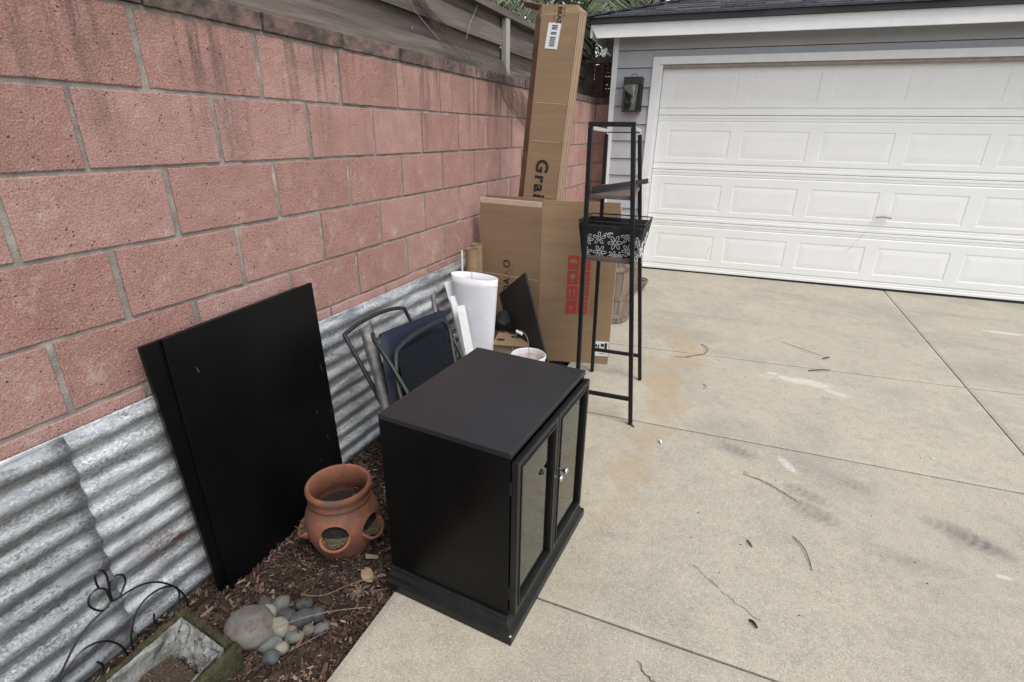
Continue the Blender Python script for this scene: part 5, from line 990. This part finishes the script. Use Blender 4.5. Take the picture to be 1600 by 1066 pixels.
# ------------------------------------------------------------------ litter on the driveway
def litter(pts, r, label, name='twig', m='twig', cat='twig'):
    r = r * .72; P = bez([(x, y, r * .8 + z) for x, y, z in pts], 6); n = len(P); tag(obj(name, MB().tube(P, [r * (.5 + .5 * math.sin(math.pi * (.15 + .8 * i / (n - 1)))) for i in range(n)], 6), M_[m], smooth=True), label, cat)
litter([(1.955, .755, .001), (1.985, .70, .006), (2.0, .64, .003), (2.003, .595, .001)], .0026, 'long curved twig alone on the open concrete')
litter([(1.795, .665, 0), (1.803, .65, .002), (1.812, .632, 0)], .004, 'short dark pod on the concrete left of the curved twig', 'seed_pod', 'rubber', 'pod')
litter([(1.800, .293, 0), (1.812, .283, .003), (1.822, .270, 0)], .0062, 'fat dark pod on the concrete nearest the camera', 'seed_pod', 'rubber', 'pod')
litter([(1.50, 2.66, .0), (1.545, 2.56, .012), (1.53, 2.46, .006), (1.42, 2.37, 0)], .0034, 'curled dry palm strand across the far joint')
litter([(1.35, 2.34, 0), (1.40, 2.35, .003), (1.45, 2.37, 0)], .002, 'short tan strand lying on the rust stain')
litter([(2.05, 2.95, 0), (2.2, 2.82, .006), (2.3, 2.77, 0)], .002, 'thin dry strand near the garage in the middle of the drive')
litter([(2.28, 2.72, .0), (2.31, 2.74, .008), (2.33, 2.77, 0)], .006, 'small dark curled leaf beside the thin strand', 'curled_leaf', 'twig', 'leaf')
litter([(2.17, 2.46, 0), (2.24, 2.49, .008), (2.30, 2.53, 0)], .005, 'dark curled leaf lying at the far joint', 'curled_leaf', 'twig', 'leaf')
litter([(1.55, 1.98, 0), (1.575, 1.95, .003), (1.56, 1.90, 0)], .0022, 'tiny hooked twig between the two nearest joints of the rust stain')
litter([(1.78, 1.10, 0), (1.88, 1.07, .002), (1.99, .99, 0)], .0016, 'thin bent strand beside the tyre scuffs')
litter([(1.24, 1.325, 0), (1.25, 1.31, .003), (1.262, 1.30, 0)], .006, 'brown leaf scrap at the foot of the shelf unit', 'curled_leaf', 'twig', 'leaf')
litter([(2.6, 1.6, 0), (2.61, 1.59, .002), (2.62, 1.6, 0)], .003, 'pale chip on the concrete near the long joint', 'chip', 'label', 'chip')
litter([(1.395, 1.225, 0), (1.405, 1.215, .003), (1.41, 1.20, 0)], .008, 'white paint chip on the concrete right of the shelf unit', 'chip', 'label', 'chip')
sp_ = MB()
for i in range(260):
    x, y = random.uniform(.76, 3.6), random.uniform(-.6, 4.7); s = random.uniform(.0008, .0026); sp_.box(-s, s, -s * .6, s * .6, 0, s * .7, Matrix.Translation((x, y, 0)) @ Matrix.Rotation(random.uniform(0, 6), 4, 'Z'))
o = stuff(obj('grit', sp_, M_['twig'])); tag(o, 'scattered grit and crumbs on the concrete driveway', 'grit')

# ------------------------------------------------------------------ palms and trees beyond the wall
def frond_mesh(L_, droop, nl, wl, seed, name='frond'):
    rr = random.Random(seed); mb = MB(); pts = []
    for i in range(18):
        t = i / 17; pts.append(Vector((L_ * (t - .12 * t * t), 0, L_ * (.45 * t - droop * t * t))))
    mb.tube(pts, [.016 * (1 - .85 * i / 17) for i in range(18)], 5)
    for i in range(nl):
        t = .12 + .87 * i / nl; k = min(16, int(t * 17)); p = pts[k].lerp(pts[k + 1], t * 17 - k); tg = (pts[k + 1] - pts[k]).normalized(); l = wl * math.sin(math.pi * (.15 + .8 * t)) ** .6 * rr.uniform(.85, 1.1)
        for sd in (-1, 1):
            d = (tg * rr.uniform(.5, .8) + Vector((0, sd, rr.uniform(-.05, .25)))).normalized(); q1 = p + d * l * .5 + Vector((0, 0, -.05 * l)); q2 = p + d * l + Vector((0, 0, -rr.uniform(.25, .55) * l)); wv = tg * .012
            mb.add([p - wv, p + wv, q1 + wv * 1.1, q1 - wv * 1.1, q2], [(0, 1, 2, 3), (3, 2, 4)])
    return mb.mesh(name)
FM = [frond_mesh(2.3, .75, 64, .55, 1), frond_mesh(2.0, .95, 58, .5, 2), frond_mesh(2.5, .6, 66, .6, 3)]
FMD = [frond_mesh(1.9, 1.25, 50, .42, 4)]
for m in FM: m.materials.append(M_['palm'])
for m in FMD: m.materials.append(M_['palmdry'])
def palm(x, y, h, n, label, rot=0, sc=1.):
    t = thing('palm_tree', label, 'palm tree', (x, y, -.1), 'palms beyond the wall')
    mb = MB().tube([(x + .05 * math.sin(i * .5), y, -.1 + i * (h + .1) / 14) for i in range(15)], [.16 - .004 * i for i in range(15)], 12); obj('trunk', mb, M_['bark'], t, smooth=True)
    for k in range(n):
        dead = k >= n - 5; me = FMD[0] if dead else FM[k % 3]; o = bpy.data.objects.new('frond', me); COL.objects.link(o)
        el = -.5 - .2 * random.random() if dead else R_(random.choice([-40, -22, -8, 5, 22, 42]) + random.uniform(-8, 8)); az = rot + k * 2.399 + random.uniform(-.2, .2)
        o.location = (x, y, h); o.rotation_euler = Euler((random.uniform(-.3, .3), -el, az), 'XYZ'); o.scale = (sc,) * 3; par(o, t)
palm(-1.05, 8.6, 4.0, 30, 'palm tree with drooping fronds between the tall carton and garage roof', 0, 1.0)
palm(-2.4, 7.0, 3.9, 22, 'palm tree rising behind the grey fence left of the tall carton', 1.1, .9)
palm(2.2, 15.0, 5.4, 26, 'palm tree showing above the garage roof ridge line', .4, 1.15)
def leafy(name, label, cat, blobs, nleaf, ls, m, trunk):
    t = thing(name, label, cat, (blobs[0][0], blobs[0][1], -.1)); obj('trunk', MB().tube(trunk, [.09 - .012 * i for i in range(len(trunk))], 8), M_['bark'], t, smooth=True)
    vs = []; fs = []
    for i in range(nleaf):
        bx, by, bz, rx, ry, rz = random.choice(blobs); d = Vector((random.gauss(0, 1), random.gauss(0, 1), random.gauss(0, 1))).normalized(); k = random.uniform(.45, 1) ** .5 * (1 + .22 * mnoise.noise(d * 3 + Vector((bx, by, bz))))
        p = Vector((bx + d.x * rx * k, by + d.y * ry * k, bz + d.z * rz * k)); e = Euler((random.uniform(-1.2, 1.2), random.uniform(-1.2, 1.2), random.uniform(0, 6.28))).to_matrix(); l = ls * random.uniform(.6, 1.3); b = len(vs)
        vs += [p + e @ Vector(q_) for q_ in ((-l, 0, 0), (0, -l * .42, l * .1), (l, 0, -l * .1), (0, l * .42, l * .1))]; fs.append((b, b + 1, b + 2, b + 3))
    me = bpy.data.meshes.new('crown'); me.from_pydata(vs, [], fs); me.update(); obj('crown', me, M_[m], t)
leafy('hedge', 'dark green hedge behind the wall between the carton and the garage', 'hedge', [(-.5, 7.6, 1.8, .6, .5, .85), (.0, 7.5, 1.7, .3, .5, .75), (-1.2, 7.7, 1.6, .7, .5, .8), (-.2, 7.9, 1.9, .35, .5, .8), (-2.2, 7.8, 1.5, .7, .5, .8)], 16000, .035, 'hedge', [(-.4, 7.6, -.1), (-.4, 7.6, .8), (-.45, 7.6, 1.6)])
leafy('broadleaf_tree', 'dim green tree behind the palms in the gap by the carton', 'tree', [(-.3, 11.8, 3.6, .8, .8, .9), (.6, 12.2, 3.3, .9, .8, 1.1), (-.5, 11.4, 2.2, 1.1, .7, .9), (-2.3, 11.4, 2.0, .9, .6, .8)], 6500, .07, 'foliage', [(-.8, 11.6, -.1), (-.8, 11.6, 1.2), (-.7, 11.6, 2.4), (-.6, 11.6, 3.2)])
